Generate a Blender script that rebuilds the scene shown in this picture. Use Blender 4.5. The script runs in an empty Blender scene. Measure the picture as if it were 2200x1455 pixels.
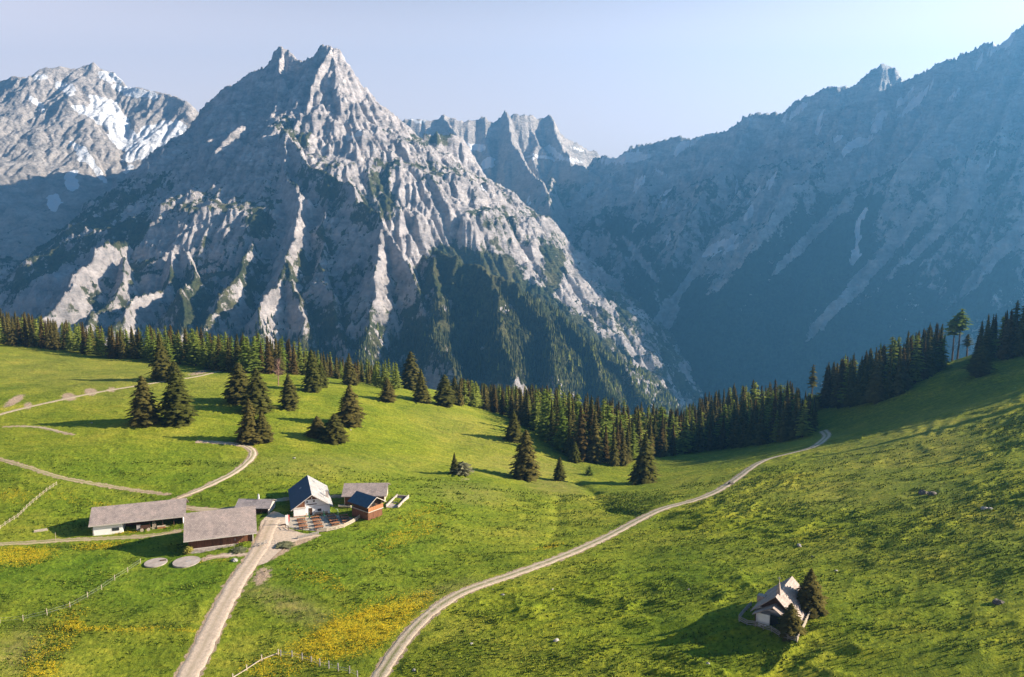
import bpy, math, random
import numpy as np
from mathutils import Vector, Matrix
from mathutils.geometry import delaunay_2d_cdt

# ------------------------------------------------------------------ camera
F = 1711.0; CU, CV = 1100.0, 727.5; HOR = 480.0; CZ = 73.0
PITCH = math.atan((CV - HOR) / F)
scn = bpy.context.scene
cam_d = bpy.data.cameras.new("camera"); cam = bpy.data.objects.new("camera", cam_d)
scn.collection.objects.link(cam); scn.camera = cam
cam_d.sensor_width = 36.0; cam_d.lens = 36.0 * F / 2200.0
cam_d.clip_start = 1.0; cam_d.clip_end = 40000.0
cam.location = (0, 0, CZ); cam.rotation_euler = (math.pi / 2 - PITCH, 0, 0)
# ------------------------------------------------------------------ sky, sun, exposure
SUN_AZ, SUN_EL = math.radians(1.0), math.radians(24.0)      # azimuth from +X towards +Y
world = bpy.data.worlds.new("World"); scn.world = world; world.use_nodes = True
wn = world.node_tree.nodes; wl = world.node_tree.links
bg = wn["Background"]; sky = wn.new("ShaderNodeTexSky"); sky.sky_type = 'NISHITA'
sky.sun_disc = False; sky.sun_elevation = SUN_EL; sky.sun_rotation = math.pi / 2 - SUN_AZ
sky.altitude = 1500; sky.air_density = 1.0; sky.dust_density = 6.0; sky.ozone_density = 1.5
hsv = wn.new("ShaderNodeHueSaturation"); hsv.inputs['Saturation'].default_value = .26; wl.new(sky.outputs[0], hsv.inputs['Color']); 
# hazy sky: pale and bright towards the horizon, deeper overhead
tc = wn.new("ShaderNodeTexCoord"); sx = wn.new("ShaderNodeSeparateXYZ"); wl.new(tc.outputs['Generated'], sx.inputs[0])
mr = wn.new("ShaderNodeMapRange"); mr.interpolation_type = 'SMOOTHSTEP'; wl.new(sx.outputs['Z'], mr.inputs[0])
for i_, v_ in ((1, .20), (2, .40), (3, 0.0), (4, 1.0)): mr.inputs[i_].default_value = v_
mxw = wn.new("ShaderNodeMix"); mxw.data_type = 'RGBA'; mxw.inputs[6].default_value = (1.06, .89, .87, 1); mxw.inputs[7].default_value = (.055, .12, .25, 1)
wl.new(mr.outputs[0], mxw.inputs[0])
mul = wn.new("ShaderNodeMix"); mul.data_type = 'RGBA'; mul.blend_type = 'MULTIPLY'; mul.inputs[0].default_value = 1

dp = wn.new("ShaderNodeVectorMath"); dp.operation = 'DOT_PRODUCT'; dp.inputs[1].default_value = (.55, .83, 0); wl.new(tc.outputs['Generated'], dp.inputs[0])
az = wn.new("ShaderNodeMapRange"); wl.new(dp.outputs['Value'], az.inputs[0])     # the sky is dimmer away from the sun side
for i_, v_ in ((1, -.6), (2, .25), (3, .8), (4, 1.0)): az.inputs[i_].default_value = v_
dim = wn.new("ShaderNodeMix"); dim.data_type = 'RGBA'; dim.blend_type = 'MULTIPLY'; dim.inputs[0].default_value = 1
wl.new(hsv.outputs[0], dim.inputs[6]); wl.new(az.outputs[0], dim.inputs[7]); wl.new(dim.outputs[2], mul.inputs[6]); wl.new(mxw.outputs[2], mul.inputs[7]); wl.new(mul.outputs[2], bg.inputs[0]); bg.inputs[1].default_value = 0.10
sun_d = bpy.data.lights.new("sun", 'SUN'); sun = bpy.data.objects.new("sun", sun_d)
scn.collection.objects.link(sun)
sun_d.energy = 5.0; sun_d.angle = math.radians(0.5); sun_d.color = (1.0, 0.87, 0.70)
SDIR = Vector((math.cos(SUN_AZ) * math.cos(SUN_EL), math.sin(SUN_AZ) * math.cos(SUN_EL), math.sin(SUN_EL)))
sun.rotation_euler = SDIR.to_track_quat('Z', 'Y').to_euler()
sun.location = (300, 100, 400)
scn.view_settings.view_transform = 'Standard'; scn.view_settings.look = 'None'
scn.view_settings.exposure = 1.75; scn.view_settings.gamma = 1.0
scn.render.engine = 'CYCLES'
scn.cycles.max_bounces = 4; scn.cycles.diffuse_bounces = 2; scn.cycles.volume_bounces = 0
scn.cycles.transmission_bounces = 2; scn.cycles.glossy_bounces = 2

# ------------------------------------------------------------------ helpers: projection
cp, sp = math.cos(PITCH), math.sin(PITCH)
def ray(u, v):
    xc, yc = (u - CU) / F, -(v - CV) / F
    return np.array((xc, cp + yc * sp, yc * cp - sp))
def P(u, v, d):                       # point on the pixel's ray at world depth y = d
    r = ray(u, v); return np.array((0, 0, CZ)) + r * (d / r[1])
def proj(x, y, z):
    z = z - CZ
    zc = y * cp - z * sp; yc = y * sp + z * cp
    return CU + F * x / zc, CV - F * yc / zc
# ------------------------------------------------------------------ helpers: noise
def _hash(ix, iy, seed):
    h = (ix.astype(np.int64) * 374761393 + iy.astype(np.int64) * 668265263 + seed * 1442695041) & 0xffffffff
    h = ((h ^ (h >> 13)) * 1274126177) & 0xffffffff
    return (h ^ (h >> 16)) & 0xffff
def noise(x, y, seed=0):
    ix = np.floor(x); iy = np.floor(y); fx = x - ix; fy = y - iy
    ux = fx * fx * fx * (fx * (fx * 6 - 15) + 10); uy = fy * fy * fy * (fy * (fy * 6 - 15) + 10)
    def g(dx, dy):
        a = _hash(ix + dx, iy + dy, seed) * (2 * math.pi / 65536)
        return np.cos(a) * (fx - dx) + np.sin(a) * (fy - dy)
    n0 = g(0, 0) * (1 - ux) + g(1, 0) * ux; n1 = g(0, 1) * (1 - ux) + g(1, 1) * ux
    return (n0 * (1 - uy) + n1 * uy) * 1.5
def fbm(x, y, seed=0, o=4, gain=.5, lac=2.03):
    s = 0; a = 1.0
    for i in range(o):
        s = s + a * noise(x, y, seed + i * 17); x = x * lac + 3.1; y = y * lac - 1.7; a *= gain
    return s
def ridged(x, y, seed=0, o=4, gain=.5, lac=2.03):
    s = 0; a = 1.0; w = 1.0
    for i in range(o):
        n = 1 - np.abs(noise(x, y, seed + i * 23)) * 1.6; n = np.clip(n, 0, 1) ** 2 * w
        s = s + a * n; w = np.clip(n * 1.5, 0, 1); x = x * lac + 5.3; y = y * lac + 2.9; a *= gain
    return s
def sst(a, b, x):
    t = np.clip((x - a) / (b - a), 0, 1); return t * t * (3 - 2 * t)
# ------------------------------------------------------------------ helpers: objects
COL = scn.collection
def tag(o, label=None, cat=None, group=None, kind=None):
    if label: o['label'] = label
    if cat: o['category'] = cat
    if group: o['group'] = group
    if kind: o['kind'] = kind
    return o
def link(name, me, parent=None, mat=None):
    o = bpy.data.objects.new(name, me); COL.objects.link(o)
    if parent is not None: o.parent = parent
    if mat is not None and me is not None:
        me.materials.clear(); me.materials.append(mat)
    return o
def empty(name, loc, rz=0.0, **k):
    o = bpy.data.objects.new(name, None); COL.objects.link(o); o.empty_display_size = .5
    o.location = loc; o.rotation_euler = (0, 0, rz); return tag(o, **k)
def mesh_np(name, V, Q, smooth=True, attrs=None, T=None):
    me = bpy.data.meshes.new(name)
    nq = 0 if Q is None else len(Q); nt = 0 if T is None else len(T)
    me.vertices.add(len(V)); me.vertices.foreach_set("co", np.asarray(V, np.float32).ravel())
    loops = []
    if nq: loops.append(np.asarray(Q, np.int32).ravel())
    if nt: loops.append(np.asarray(T, np.int32).ravel())
    lv = np.concatenate(loops); me.loops.add(len(lv)); me.loops.foreach_set("vertex_index", lv)
    st = np.concatenate([np.arange(nq) * 4, nq * 4 + np.arange(nt) * 3]).astype(np.int32)
    me.polygons.add(nq + nt); me.polygons.foreach_set("loop_start", st)
    me.polygons.foreach_set("use_smooth", np.full(nq + nt, smooth))
    me.update(calc_edges=True)
    for k, a in (attrs or {}).items():
        at = me.attributes.new(k, 'FLOAT', 'POINT'); at.data.foreach_set("value", np.asarray(a, np.float32).ravel())
    return me
def grid_quads(nr, nc):
    i = np.arange(nr * nc).reshape(nr, nc)
    return np.stack([i[:-1, :-1], i[:-1, 1:], i[1:, 1:], i[1:, :-1]], -1).reshape(-1, 4)
class MB:                               # collects boxes, bars and prisms into ONE mesh
    def __init__(s): s.v = []; s.f = []
    def add(s, vs, fs):
        n = len(s.v); s.v += [tuple(map(float, q)) for q in vs]; s.f += [[n + i for i in f] for f in fs]; return s
    def box(s, x0, x1, y0, y1, z0, z1):
        return s.add([(x0, y0, z0), (x1, y0, z0), (x1, y1, z0), (x0, y1, z0), (x0, y0, z1), (x1, y0, z1), (x1, y1, z1), (x0, y1, z1)],
                     [(0, 3, 2, 1), (4, 5, 6, 7), (0, 1, 5, 4), (1, 2, 6, 5), (2, 3, 7, 6), (3, 0, 4, 7)])
    def prism(s, poly, a, b):           # polygon (3D) extruded by vector b-a
        n = len(poly); d = Vector(b) - Vector(a)
        vs = [Vector(p) for p in poly] + [Vector(p) + d for p in poly]
        return s.add(vs, [list(range(n))[::-1], list(range(n, 2 * n))] + [(i, (i + 1) % n, n + (i + 1) % n, n + i) for i in range(n)])
    def bar(s, p, q, w, h=None, n=4, w2=None):
        p = Vector(p); q = Vector(q); h = h or w; d = (q - p).normalized()
        up = Vector((0, 0, 1)) if abs(d.z) < .95 else Vector((1, 0, 0))
        a = d.cross(up).normalized(); b = a.cross(d); k = 1 if w2 is None else w2 / w
        vs = []
        for c, kk in ((p, 1), (q, k)):
            for i in range(n):
                t = 2 * math.pi * (i + .5) / n; r = .7071 if n == 4 else .5
                vs.append(c + a * (math.cos(t) * w * r * kk) + b * (math.sin(t) * h * r * kk))
        return s.add(vs, [list(range(n)), list(range(n, 2 * n))[::-1]] + [(i, n + i, n + (i + 1) % n, (i + 1) % n) for i in range(n)])
    def build(s, name, mat, parent=None, smooth=False, bevel=0):
        me = bpy.data.meshes.new(name); me.from_pydata(s.v, [], s.f); me.update()
        if smooth: me.polygons.foreach_set("use_smooth", [True] * len(me.polygons))
        o = link(name, me, parent, mat)
        if bevel:
            m = o.modifiers.new("bevel", 'BEVEL'); m.width = bevel; m.segments = 1
        return o
# ------------------------------------------------------------------ helpers: materials
def new_mat(name):
    m = bpy.data.materials.new(name); m.use_nodes = True
    n = m.node_tree.nodes; b = n["Principled BSDF"]
    b.inputs['Specular IOR Level'].default_value = .2; b.inputs['Roughness'].default_value = .85
    return m, n, m.node_tree.links, b
def N(n, t, **k):
    x = n.new(t)
    for a, b in k.items(): setattr(x, a, b)
    return x
def ntex(n, l, vec, scale, detail=4, rough=.55, dist=0):
    t = N(n, "ShaderNodeTexNoise"); t.inputs['Scale'].default_value = scale
    t.inputs['Detail'].default_value = detail; t.inputs['Roughness'].default_value = rough
    t.inputs['Distortion'].default_value = dist
    if vec is not None: l.new(vec, t.inputs['Vector'])
    return t.outputs['Fac']
def ramp(n, l, fac, stops, interp='LINEAR'):
    r = N(n, "ShaderNodeValToRGB"); r.color_ramp.interpolation = interp; e = r.color_ramp.elements
    while len(e) < len(stops): e.new(.5)
    for i, (p, c) in enumerate(stops):
        e[i].position = p; e[i].color = (c if len(c) == 4 else (*c, 1)) if not isinstance(c, float) else (c, c, c, 1)
    l.new(fac, r.inputs[0]); return r.outputs[0]
def mix(n, l, fac, a, b, mode='MIX'):
    m = N(n, "ShaderNodeMix", data_type='RGBA', blend_type=mode, clamp_factor=True)
    for s, x in ((m.inputs[0], fac), (m.inputs[6], a), (m.inputs[7], b)):
        if isinstance(x, (int, float)): s.default_value = x
        elif isinstance(x, tuple): s.default_value = (*x, 1) if len(x) == 3 else x
        else: l.new(x, s)
    return m.outputs[2]
def mth(n, l, op, a, b=0.0, c=None, clamp=False):
    m = N(n, "ShaderNodeMath", operation=op, use_clamp=clamp)
    for i, x in enumerate((a, b, c)):
        if x is None: continue
        if isinstance(x, (int, float)): m.inputs[i].default_value = x
        else: l.new(x, m.inputs[i])
    return m.outputs[0]
def attr(n, name):
    a = N(n, "ShaderNodeAttribute", attribute_name=name); return a.outputs['Fac']
def objco(n, sc=None, l=None):
    t = N(n, "ShaderNodeTexCoord"); o = t.outputs['Object']
    if sc:
        m = N(n, "ShaderNodeMapping"); m.inputs['Scale'].default_value = sc; l.new(o, m.inputs[0]); return m.outputs[0]
    return o
def bump(n, l, b, h, strength, dist):
    k = N(n, "ShaderNodeBump"); k.inputs['Strength'].default_value = strength; k.inputs['Distance'].default_value = dist
    l.new(h, k.inputs['Height']); l.new(k.outputs[0], b.inputs['Normal'])
def simple(name, c, var=.25, sc=2.0, rough=.85, stretch=None, bmp=0.0, dark=None):
    m, n, l, b = new_mat(name)
    co = objco(n, stretch, l) if stretch else objco(n)
    f = ntex(n, l, co, sc, 5, .6)
    d = dark or tuple(x * (1 - 1.4 * var) for x in c); h = tuple(min(.9, x * (1 + var)) for x in c)
    l.new(ramp(n, l, f, [(.3, d), (.55, c), (.75, h)]), b.inputs['Base Color']); b.inputs['Roughness'].default_value = rough
    if bmp: bump(n, l, b, ntex(n, l, co, sc * 3, 3), .6, bmp)
    return m
# ------------------------------------------------------------------ the alp: ground height
G = [  # (u, v, depth) samples of the meadow
 (2200,1455,100),(2200,1300,117),(2200,1150,143),(2200,1050,169),(2200,950,204),(2200,850,250),(2200,760,330),(2500,1455,95),(2500,1100,143),(2500,850,208),(2500,650,320),(2700,560,330),(2750,900,175),(2750,1300,106),
 (1900,1455,106),(1900,1300,125),(1900,1200,144),(1900,1100,172),(1900,1000,213),(1900,930,258),(1900,858,330),(2040,800,330),
 (1680,1455,110.5),(1680,1340,124),(1680,1200,152),(1680,1100,183),(1680,1000,232),(1770,940,300),(1700,955,290),(1600,965,330),(1500,975,350),
 (1400,1455,114),(1400,1300,137),(1400,1200,163),(1400,1100,200),(1383,1037,262),(1400,990,320),(1400,960,400),(1550,945,400),
 (1100,1455,118),(1100,1300,143),(1100,1200,169),(1100,1130,194),(1125,1030,255),(1105,948,305),(1180,990,290),(1250,1010,285),(1250,950,350),(1200,900,420),(1100,905,370),(1000,870,380),(1050,880,420),
 (1230,1060,235),(1200,1100,212),
 (800,1455,122),(800,1300,147),(800,1200,169),(800,1120,191),(860,1078,203),(860,1095,199),(900,1130,190),(900,1020,240),(800,1020,232),(800,950,268),(752,915,285),(850,850,350),(740,820,385),(980,1020,240),(980,950,295),
 (600,1455,125),(600,1300,150),(600,1200,171),(600,1120,191),(600,1000,232),(600,950,256),(622,877,300),(600,802,400),(700,1100,199),(700,1000,235),
 (300,1455,127),(300,1300,152),(300,1200,174),(300,1150,187),(300,1050,215),(310,950,247),(312,912,265),(350,815,345),(300,775,420),(450,1100,200),
 (0,1455,127),(0,1300,152),(0,1150,187),(0,1050,212),(0,970,238),(0,885,282),(0,800,365),(0,738,460),(-300,1455,127),(-300,1150,187),(-300,970,238),(-300,800,340),(-300,700,460),
 (480,795,415),(150,755,445)]
GP = np.array([P(*g) for g in G])
S_ = 100.0
def _phi(r2): return np.where(r2 > 1e-12, .5 * r2 * np.log(r2 + 1e-12), 0)
_A = GP[:, :2] / S_; _n = len(_A)
_K = _phi(((_A[:, None] - _A[None]) ** 2).sum(-1)) + np.eye(_n) * .004
_Pm = np.c_[np.ones(_n), _A]
_M = np.block([[_K, _Pm], [_Pm.T, np.zeros((3, 3))]])
_W = np.linalg.solve(_M, np.r_[GP[:, 2], 0, 0, 0])
TU = np.array([-400, 0, 300, 600, 900, 1300, 1600, 1800, 2200, 2800.]); 
DC = np.array([470, 470, 440, 410, 420, 432, 425, 352, 350, 345.])
def H(x, y):
    x = np.asarray(x, float); y = np.asarray(y, float)
    sh = x.shape; x = x.ravel(); y = y.ravel()
    t = np.clip(x / np.maximum(y, 1), -.83, 1.0); uu = t * F + CU
    dc = np.interp(uu, TU, DC)
    yy = np.clip(y, 78, dc + 15); xx = t * yy
    out = np.empty_like(x)
    for i in range(0, len(x), 60000):
        a = xx[i:i + 60000] / S_; b = yy[i:i + 60000] / S_
        r2 = (a[:, None] - _A[None, :, 0]) ** 2 + (b[:, None] - _A[None, :, 1]) ** 2
        out[i:i + 60000] = _phi(r2) @ _W[:_n] + _W[_n] + _W[_n + 1] * a + _W[_n + 2] * b
    e = np.maximum(0, y - dc - 10)
    out = out - np.minimum(.012 * e ** 1.6, .95 * e)
    return out.reshape(sh)
def hit(u, v, far=620):               # where the pixel's ray meets the alp
    r = ray(u, v); d = np.arange(70, far, .5)
    x = r[0] / r[1] * d; z = CZ + r[2] / r[1] * d
    h = H(x, d); k = np.argmax(h >= z)
    if h[k] < z[k]:                    # ray passes just over the crest: take the crest point nearest to it
        e = np.where(d < 470, (h - z) / d, -9); k = int(np.argmax(e)); return Vector((x[k], d[k], float(h[k])))
    a = 0.0 if k == 0 else (z[k - 1] - h[k - 1]) / ((z[k - 1] - h[k - 1]) - (z[k] - h[k]))
    dd = d[k - 1] + .5 * a if k else d[0]
    return Vector((r[0] / r[1] * dd, dd, CZ + r[2] / r[1] * dd))
def catmull(pts, step=1.0):
    p = [pts[0]] + list(pts) + [pts[-1]]; out = []
    for i in range(1, len(p) - 2):
        a, b, c, d = (np.array(q, float) for q in p[i - 1:i + 3]); n = max(2, int(np.linalg.norm(c - b) / step))
        for k in range(n):
            t = k / n
            out.append(.5 * ((2 * b) + (c - a) * t + (2 * a - 5 * b + 4 * c - d) * t * t + (3 * b - a - 3 * c + d) * t ** 3))
    out.append(np.array(pts[-1], float)); return np.array(out)
def world_line(px, step=1.5):
    q = [hit(u, v) for u, v in px]; return catmull([(a.x, a.y) for a in q if a is not None], step)
# roads and tracks: pixel line -> world line, width in metres
ROADS = {
 'access': ([(385,1500),(402,1455),(432,1400),(465,1330),(500,1265),(528,1222),(548,1195),(562,1170),(575,1140),(585,1118)], 4.6),
 'valley': ([(785,1510),(815,1455),(850,1400),(890,1350),(940,1305),(1000,1270),(1100,1235),(1200,1199),(1290,1160),(1370,1118),(1430,1091),(1490,1075),(1540,1055),(1590,1022),(1640,990),(1690,976),(1740,963),(1766,948),(1776,936),(1768,926)], 3.1),
 'loop': ([(380,1072),(410,1060),(450,1042),(500,1017),(530,994),(544,975),(535,962),(510,955),(470,951),(430,949)], 2.5),
 'upper': ([(-40,903),(20,885),(100,866),(200,845),(300,828),(400,813),(450,803),(495,793)], 2.2),
 'short': ([(10,917),(50,916),(90,919),(125,927),(155,934)], 1.3),
 'cart': ([(-40,978),(0,987),(60,1004),(130,1026),(220,1042),(300,1055),(360,1062)], 1.5),
 'farm': ([(-40,1171),(60,1166),(130,1161),(200,1158),(280,1154),(345,1148),(385,1140)], 1.7),
 'pits': ([(548,1195),(520,1191),(480,1193),(440,1200)], 2.0),
 'back': ([(395,1090),(430,1094),(470,1096),(500,1092),(540,1085),(610,1073),(660,1070),(735,1066)], 2.2),
}
RL = {k: (world_line(p), w) for k, (p, w) in ROADS.items()}
def line_dist(X, Y, L):
    d = np.full(X.shape, 1e9)
    bx0, by0 = L.min(0) - 12; bx1, by1 = L.max(0) + 12
    m = np.where((X > bx0) & (X < bx1) & (Y > by0) & (Y < by1))[0]
    x = X[m]; y = Y[m]; best = np.full(len(m), 1e9)
    Ls = L[::2] if len(L) > 60 else L
    if not np.array_equal(Ls[-1], L[-1]): Ls = np.vstack([Ls, L[-1]])
    for a, b in zip(Ls[:-1], Ls[1:]):
        k = np.where((x > min(a[0], b[0]) - 6) & (x < max(a[0], b[0]) + 6) & (y > min(a[1], b[1]) - 6) & (y < max(a[1], b[1]) + 6))[0]
        if not len(k): continue
        e = b - a; t = np.clip(((x[k] - a[0]) * e[0] + (y[k] - a[1]) * e[1]) / (e @ e + 1e-9), 0, 1)
        q = np.hypot(x[k] - a[0] - t * e[0], y[k] - a[1] - t * e[1]); best[k] = np.minimum(best[k], q)
    d[m] = best; return d
# yard polygons (pixel outlines on the ground)
YARD = [(560,1122),(585,1100),(608,1106),(618,1118),(616,1132),(650,1146),(690,1150),(668,1156),(640,1162),(612,1176),(588,1196),(572,1210),(548,1212),(546,1180),(556,1150)]
TERR = [(622,1110),(640,1112),(712,1106),(726,1108),(752,1112),(768,1118),(738,1132),(706,1140),(682,1141),(620,1134),(614,1124)]
def poly_world(px):
    return np.array([[a.x, a.y] for a in (hit(u, v) for u, v in px)])
YW, TW = poly_world(YARD), poly_world(TERR)
def inside(X, Y, poly):
    c = np.zeros(X.shape, bool); n = len(poly)
    for i in range(n):
        x1, y1 = poly[i]; x2, y2 = poly[(i + 1) % n]
        k = (y1 > Y) != (y2 > Y)
        c ^= k & (X < (x2 - x1) * (Y - y1) / (y2 - y1 + 1e-12) + x1)
    return c
DISCS = [((335, 1210), 2.45), ((401, 1208), 2.95)]
DW = [(hit(u, v), r) for (u, v), r in DISCS]
# ------------------------------------------------------------------ the alp: mesh
nc, nr = 1240, 820
tt = np.linspace(-.86, 1.02, nc); dd = np.exp(np.linspace(math.log(62), math.log(900), nr))
T2, D2 = np.meshgrid(tt, dd); X = (T2 * D2).ravel(); Y = D2.ravel(); Z = H(X, Y)
rd = np.full(X.shape, 1e9)
for k, (L, w) in RL.items(): rd = np.minimum(rd, line_dist(X, Y, L) - w / 2)
flat = sst(0.3, 2.2, rd)
near = (Y < 240)
for pw in (YW, TW):
    m = np.where(near & (X > pw[:, 0].min() - 3) & (X < pw[:, 0].max() + 3) & (Y > pw[:, 1].min() - 3) & (Y < pw[:, 1].max() + 3))[0]
    flat[m[inside(X[m], Y[m], pw)]] = 0
    dl = line_dist(X[m], Y[m], np.vstack([pw, pw[:1]])); flat[m] = np.minimum(flat[m], sst(.3, 1.8, np.where(inside(X[m], Y[m], pw), 0, dl)))
for c, r in DW: flat = np.minimum(flat, sst(r + .1, r + 1.5, np.hypot(X - c.x, Y - c.y)))
PU, PV = proj(X, Y, Z)
right = sst(-6, 18, X - np.interp(Y, RL['valley'][0][:, 1], RL['valley'][0][:, 0]))    # pasture east of the valley road is lumpy
wx = X + 5 * noise(X / 14, Y / 14, 5); wy = Y + 5 * noise(X / 14, Y / 14, 6)
lum = ridged(wx / 15, wy / 5.5, 3, 4, .58) - .8
rough = sst(-.25, .5, fbm(X / 45, Y / 45, 91, 3))
big = fbm(X / 34, Y / 26, 21, 3) * .9
small = fbm(X / 4.6, Y / 1.9, 33, 3, .6)
tuft = np.clip(fbm(X / 1.1, Y / 1.1, 44, 2, .6), 0, 1)
amp_r = (.30 + .75 * rough)
dz = right * (amp_r * lum * .5 + big * .6 + (.10 + .07 * rough) * small + .10 * tuft * rough) + (1 - right) * (.18 * lum + .35 * big + .10 * small + .10 * tuft)
terr = np.sin((Z + 1.2 * noise(X / 20, Y / 20, 8)) * 2 * math.pi / 1.5) * .10 * sst(.25, .7, fbm(X / 30, Y / 30, 77, 2) + .2) * right
Z2 = Z + (dz + terr) * flat
ditch = world_line([(1235,1035),(1262,1046),(1285,1062),(1297,1082),(1320,1096),(1360,1101),(1400,1106),(1430,1104)])
ditch2 = world_line([(1205,1062),(1195,1090),(1200,1120),(1190,1150),(1170,1170)])
dd1 = line_dist(X, Y, ditch); dd2 = line_dist(X, Y, ditch2)
Z2 -= (1.3 * np.exp(-(dd1 / 2.2) ** 2) * (.6 + .8 * noise(X / 6, Y / 6, 61)) + .35 * np.exp(-(dd2 / 1.6) ** 2)) * flat
# bank on the lower side of the valley road near the camera
def ell(cu, cv, ru, rv, ang=0, soft=.7):
    a = math.radians(ang); x = (PU - cu) * math.cos(a) + (PV - cv) * math.sin(a); y = -(PU - cu) * math.sin(a) + (PV - cv) * math.cos(a)
    q = np.sqrt((x / ru) ** 2 + (y / rv) ** 2); return 1 - sst(1 - soft, 1 + soft, q)
def patch(L):
    o = np.zeros_like(X)
    for e in L:
        s = e[5] if len(e) > 5 else 1.0; o = np.maximum(o, s * ell(*e[:5]))
    return o
flower = patch([(770,1355,150,42,-20,1.0),(690,1390,75,30,-10,.8),(850,1310,80,28,-22,.7),(120,1375,36,80,40,.45),(90,1440,40,30,0,.55),(40,1195,70,22,-5,.75),(215,1172,60,9,-3,.6),(160,1345,24,14,0,.8),
   (875,1150,80,20,-20,.38),(900,1105,60,14,-20,.3),(680,1245,70,20,20,.3),(20,1065,60,16,5,.35),(160,1075,90,10,10,.3),(420,1355,60,5,2,.6),(250,1352,120,7,0,.6),(1175,1175,40,6,-10,.4),(580,1435,60,20,0,.45),(250,1145,60,5,0,.5),(440,1205,70,8,-5,.4),(800,1190,30,10,0,.3)])
dry = patch([(620,1300,100,26,22,.75),(950,1270,70,16,-15,.5),(50,1400,70,45,-20,.7),(1190,1045,60,20,10,.6),(1130,1000,120,28,5,.5),(1010,1060,90,22,5,.4),(700,1000,200,22,0,.3),(200,800,260,50,5,.35),(1000,930,120,40,20,.3),(1950,960,240,60,-12,.3),(1800,1060,300,40,0,.25)])
dark = patch([(115,1385,34,90,38,1.0),(60,1345,60,10,0,.6),(30,1300,40,10,0,.3),(350,1345,60,9,0,.6),(340,1075,200,5,14,.5),(180,1175,80,6,0,.7),(1440,1280,120,30,0,.3),(640,1440,120,30,0,.3),(1000,1410,90,50,-20,.6),(1250,1420,200,40,0,.5),(2000,1180,220,60,10,.4),(2080,1120,150,60,0,.4),(1150,1040,10,10,0,.1),(1360,1085,70,22,15,.8),(1900,885,190,38,-16,.55),(2110,810,120,50,-22,.55),(1500,985,240,14,-6,.5),(180,1330,120,40,0,.35),(1600,1180,200,30,0,.25),(1870,1215,60,20,0,.6)])  # ellipses below right-hand wood: dark rough ground, also painted to deepen its shade
green = patch([(480,1100,420,60,0,.6),(300,1230,420,70,0,.8),(700,1200,260,110,-10,.7),(300,1010,280,45,0,.6),(850,1060,160,60,0,.5),(1560,1290,420,120,0,.35)])
dirt = patch([(563,1238,26,16,-40,.8),(600,1185,44,9,-30,.9),(645,1164,44,5,-18,.9),(30,862,26,8,-30,.9),(148,853,16,8,0,1),(195,842,14,7,0,1),(240,838,10,5,0,.8),(60,872,10,8,0,.8),(430,800,30,5,-12,.7),(1000,1028,14,4,0,.5),(460,785,25,4,0,.5)])
dirt = np.maximum(dirt, .75 * (1 - sst(-.2, .75, rd + .5 * noise(X / 1.3, Y / 1.3, 12))) * (Y < 330))
V = np.c_[X, Y, Z2]
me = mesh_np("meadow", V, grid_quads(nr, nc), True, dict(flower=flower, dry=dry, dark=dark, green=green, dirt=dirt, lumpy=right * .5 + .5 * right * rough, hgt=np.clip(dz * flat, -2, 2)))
ZG = Z2.reshape(nr, nc)
def HG(x, y):                          # height of the finished meadow mesh (bilinear in its grid)
    x = np.asarray(x, float); y = np.asarray(y, float)
    fc = np.clip((x / y - tt[0]) / (tt[1] - tt[0]), 0, nc - 1.001); fr = np.clip((np.log(y) - math.log(62)) / (math.log(900 / 62.) / (nr - 1)), 0, nr - 1.001)
    i = fr.astype(int); j = fc.astype(int); a = fr - i; b = fc - j
    return (ZG[i, j] * (1 - a) * (1 - b) + ZG[i + 1, j] * a * (1 - b) + ZG[i, j + 1] * (1 - a) * b + ZG[i + 1, j + 1] * a * b)
m, n, l, b = new_mat("alpine grass")
co = objco(n)
g1 = ramp(n, l, ntex(n, l, co, .05, 5, .6), [(.3, (.125, .17, .013)), (.5, (.20, .232, .019)), (.7, (.29, .285, .034))])
gg = ramp(n, l, ntex(n, l, co, .12, 5, .65), [(.3, (.062, .135, .008)), (.5, (.11, .19, .012)), (.72, (.18, .235, .02))])
g1 = mix(n, l, attr(n, "lumpy"), g1, (1.17, 1.14, .9), 'MULTIPLY'); c = mix(n, l, mth(n, l, 'MULTIPLY', attr(n, "green"), .95), g1, gg)
fine = ntex(n, l, co, 1.3, 6, .7); fine2 = ntex(n, l, co, .45, 4, .6)
c = mix(n, l, 1.0, c, ramp(n, l, fine, [(.28, (.42, .5, .4)), (.5, (.95, .97, .9)), (.72, (1.5, 1.35, 1.3))]), 'MULTIPLY')
c = mix(n, l, mth(n, l, 'MULTIPLY', attr(n, "dry"), ramp(n, l, fine2, [(.3, .25), (.6, 1.0)])), c, (.26, .22, .07))
stc = objco(n, (.22, .8, .8), l); stf = ntex(n, l, stc, .5, 5, .65)
c = mix(n, l, 1.0, c, ramp(n, l, stf, [(.3, (.72, .8, .7)), (.5, (1, 1, 1)), (.7, (1.25, 1.12, 1.1))]), 'MULTIPLY')
dk = mth(n, l, 'MULTIPLY', attr(n, "lumpy"), ramp(n, l, ntex(n, l, objco(n, (.4, 1, 1), l), .6, 5, .65), [(.54, 0.0), (.68, .7)]))
c = mix(n, l, dk, c, (.035, .055, .008))
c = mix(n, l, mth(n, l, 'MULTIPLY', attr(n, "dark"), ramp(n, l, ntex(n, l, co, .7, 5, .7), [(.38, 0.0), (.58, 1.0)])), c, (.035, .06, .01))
fl = mth(n, l, 'ADD', mth(n, l, 'MULTIPLY', attr(n, "flower"), .31), mth(n, l, 'ADD', mth(n, l, 'MULTIPLY', ntex(n, l, co, 1.9, 4, .8), .7), mth(n, l, 'MULTIPLY', ntex(n, l, co, .22, 4, .7), .3)))
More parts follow.
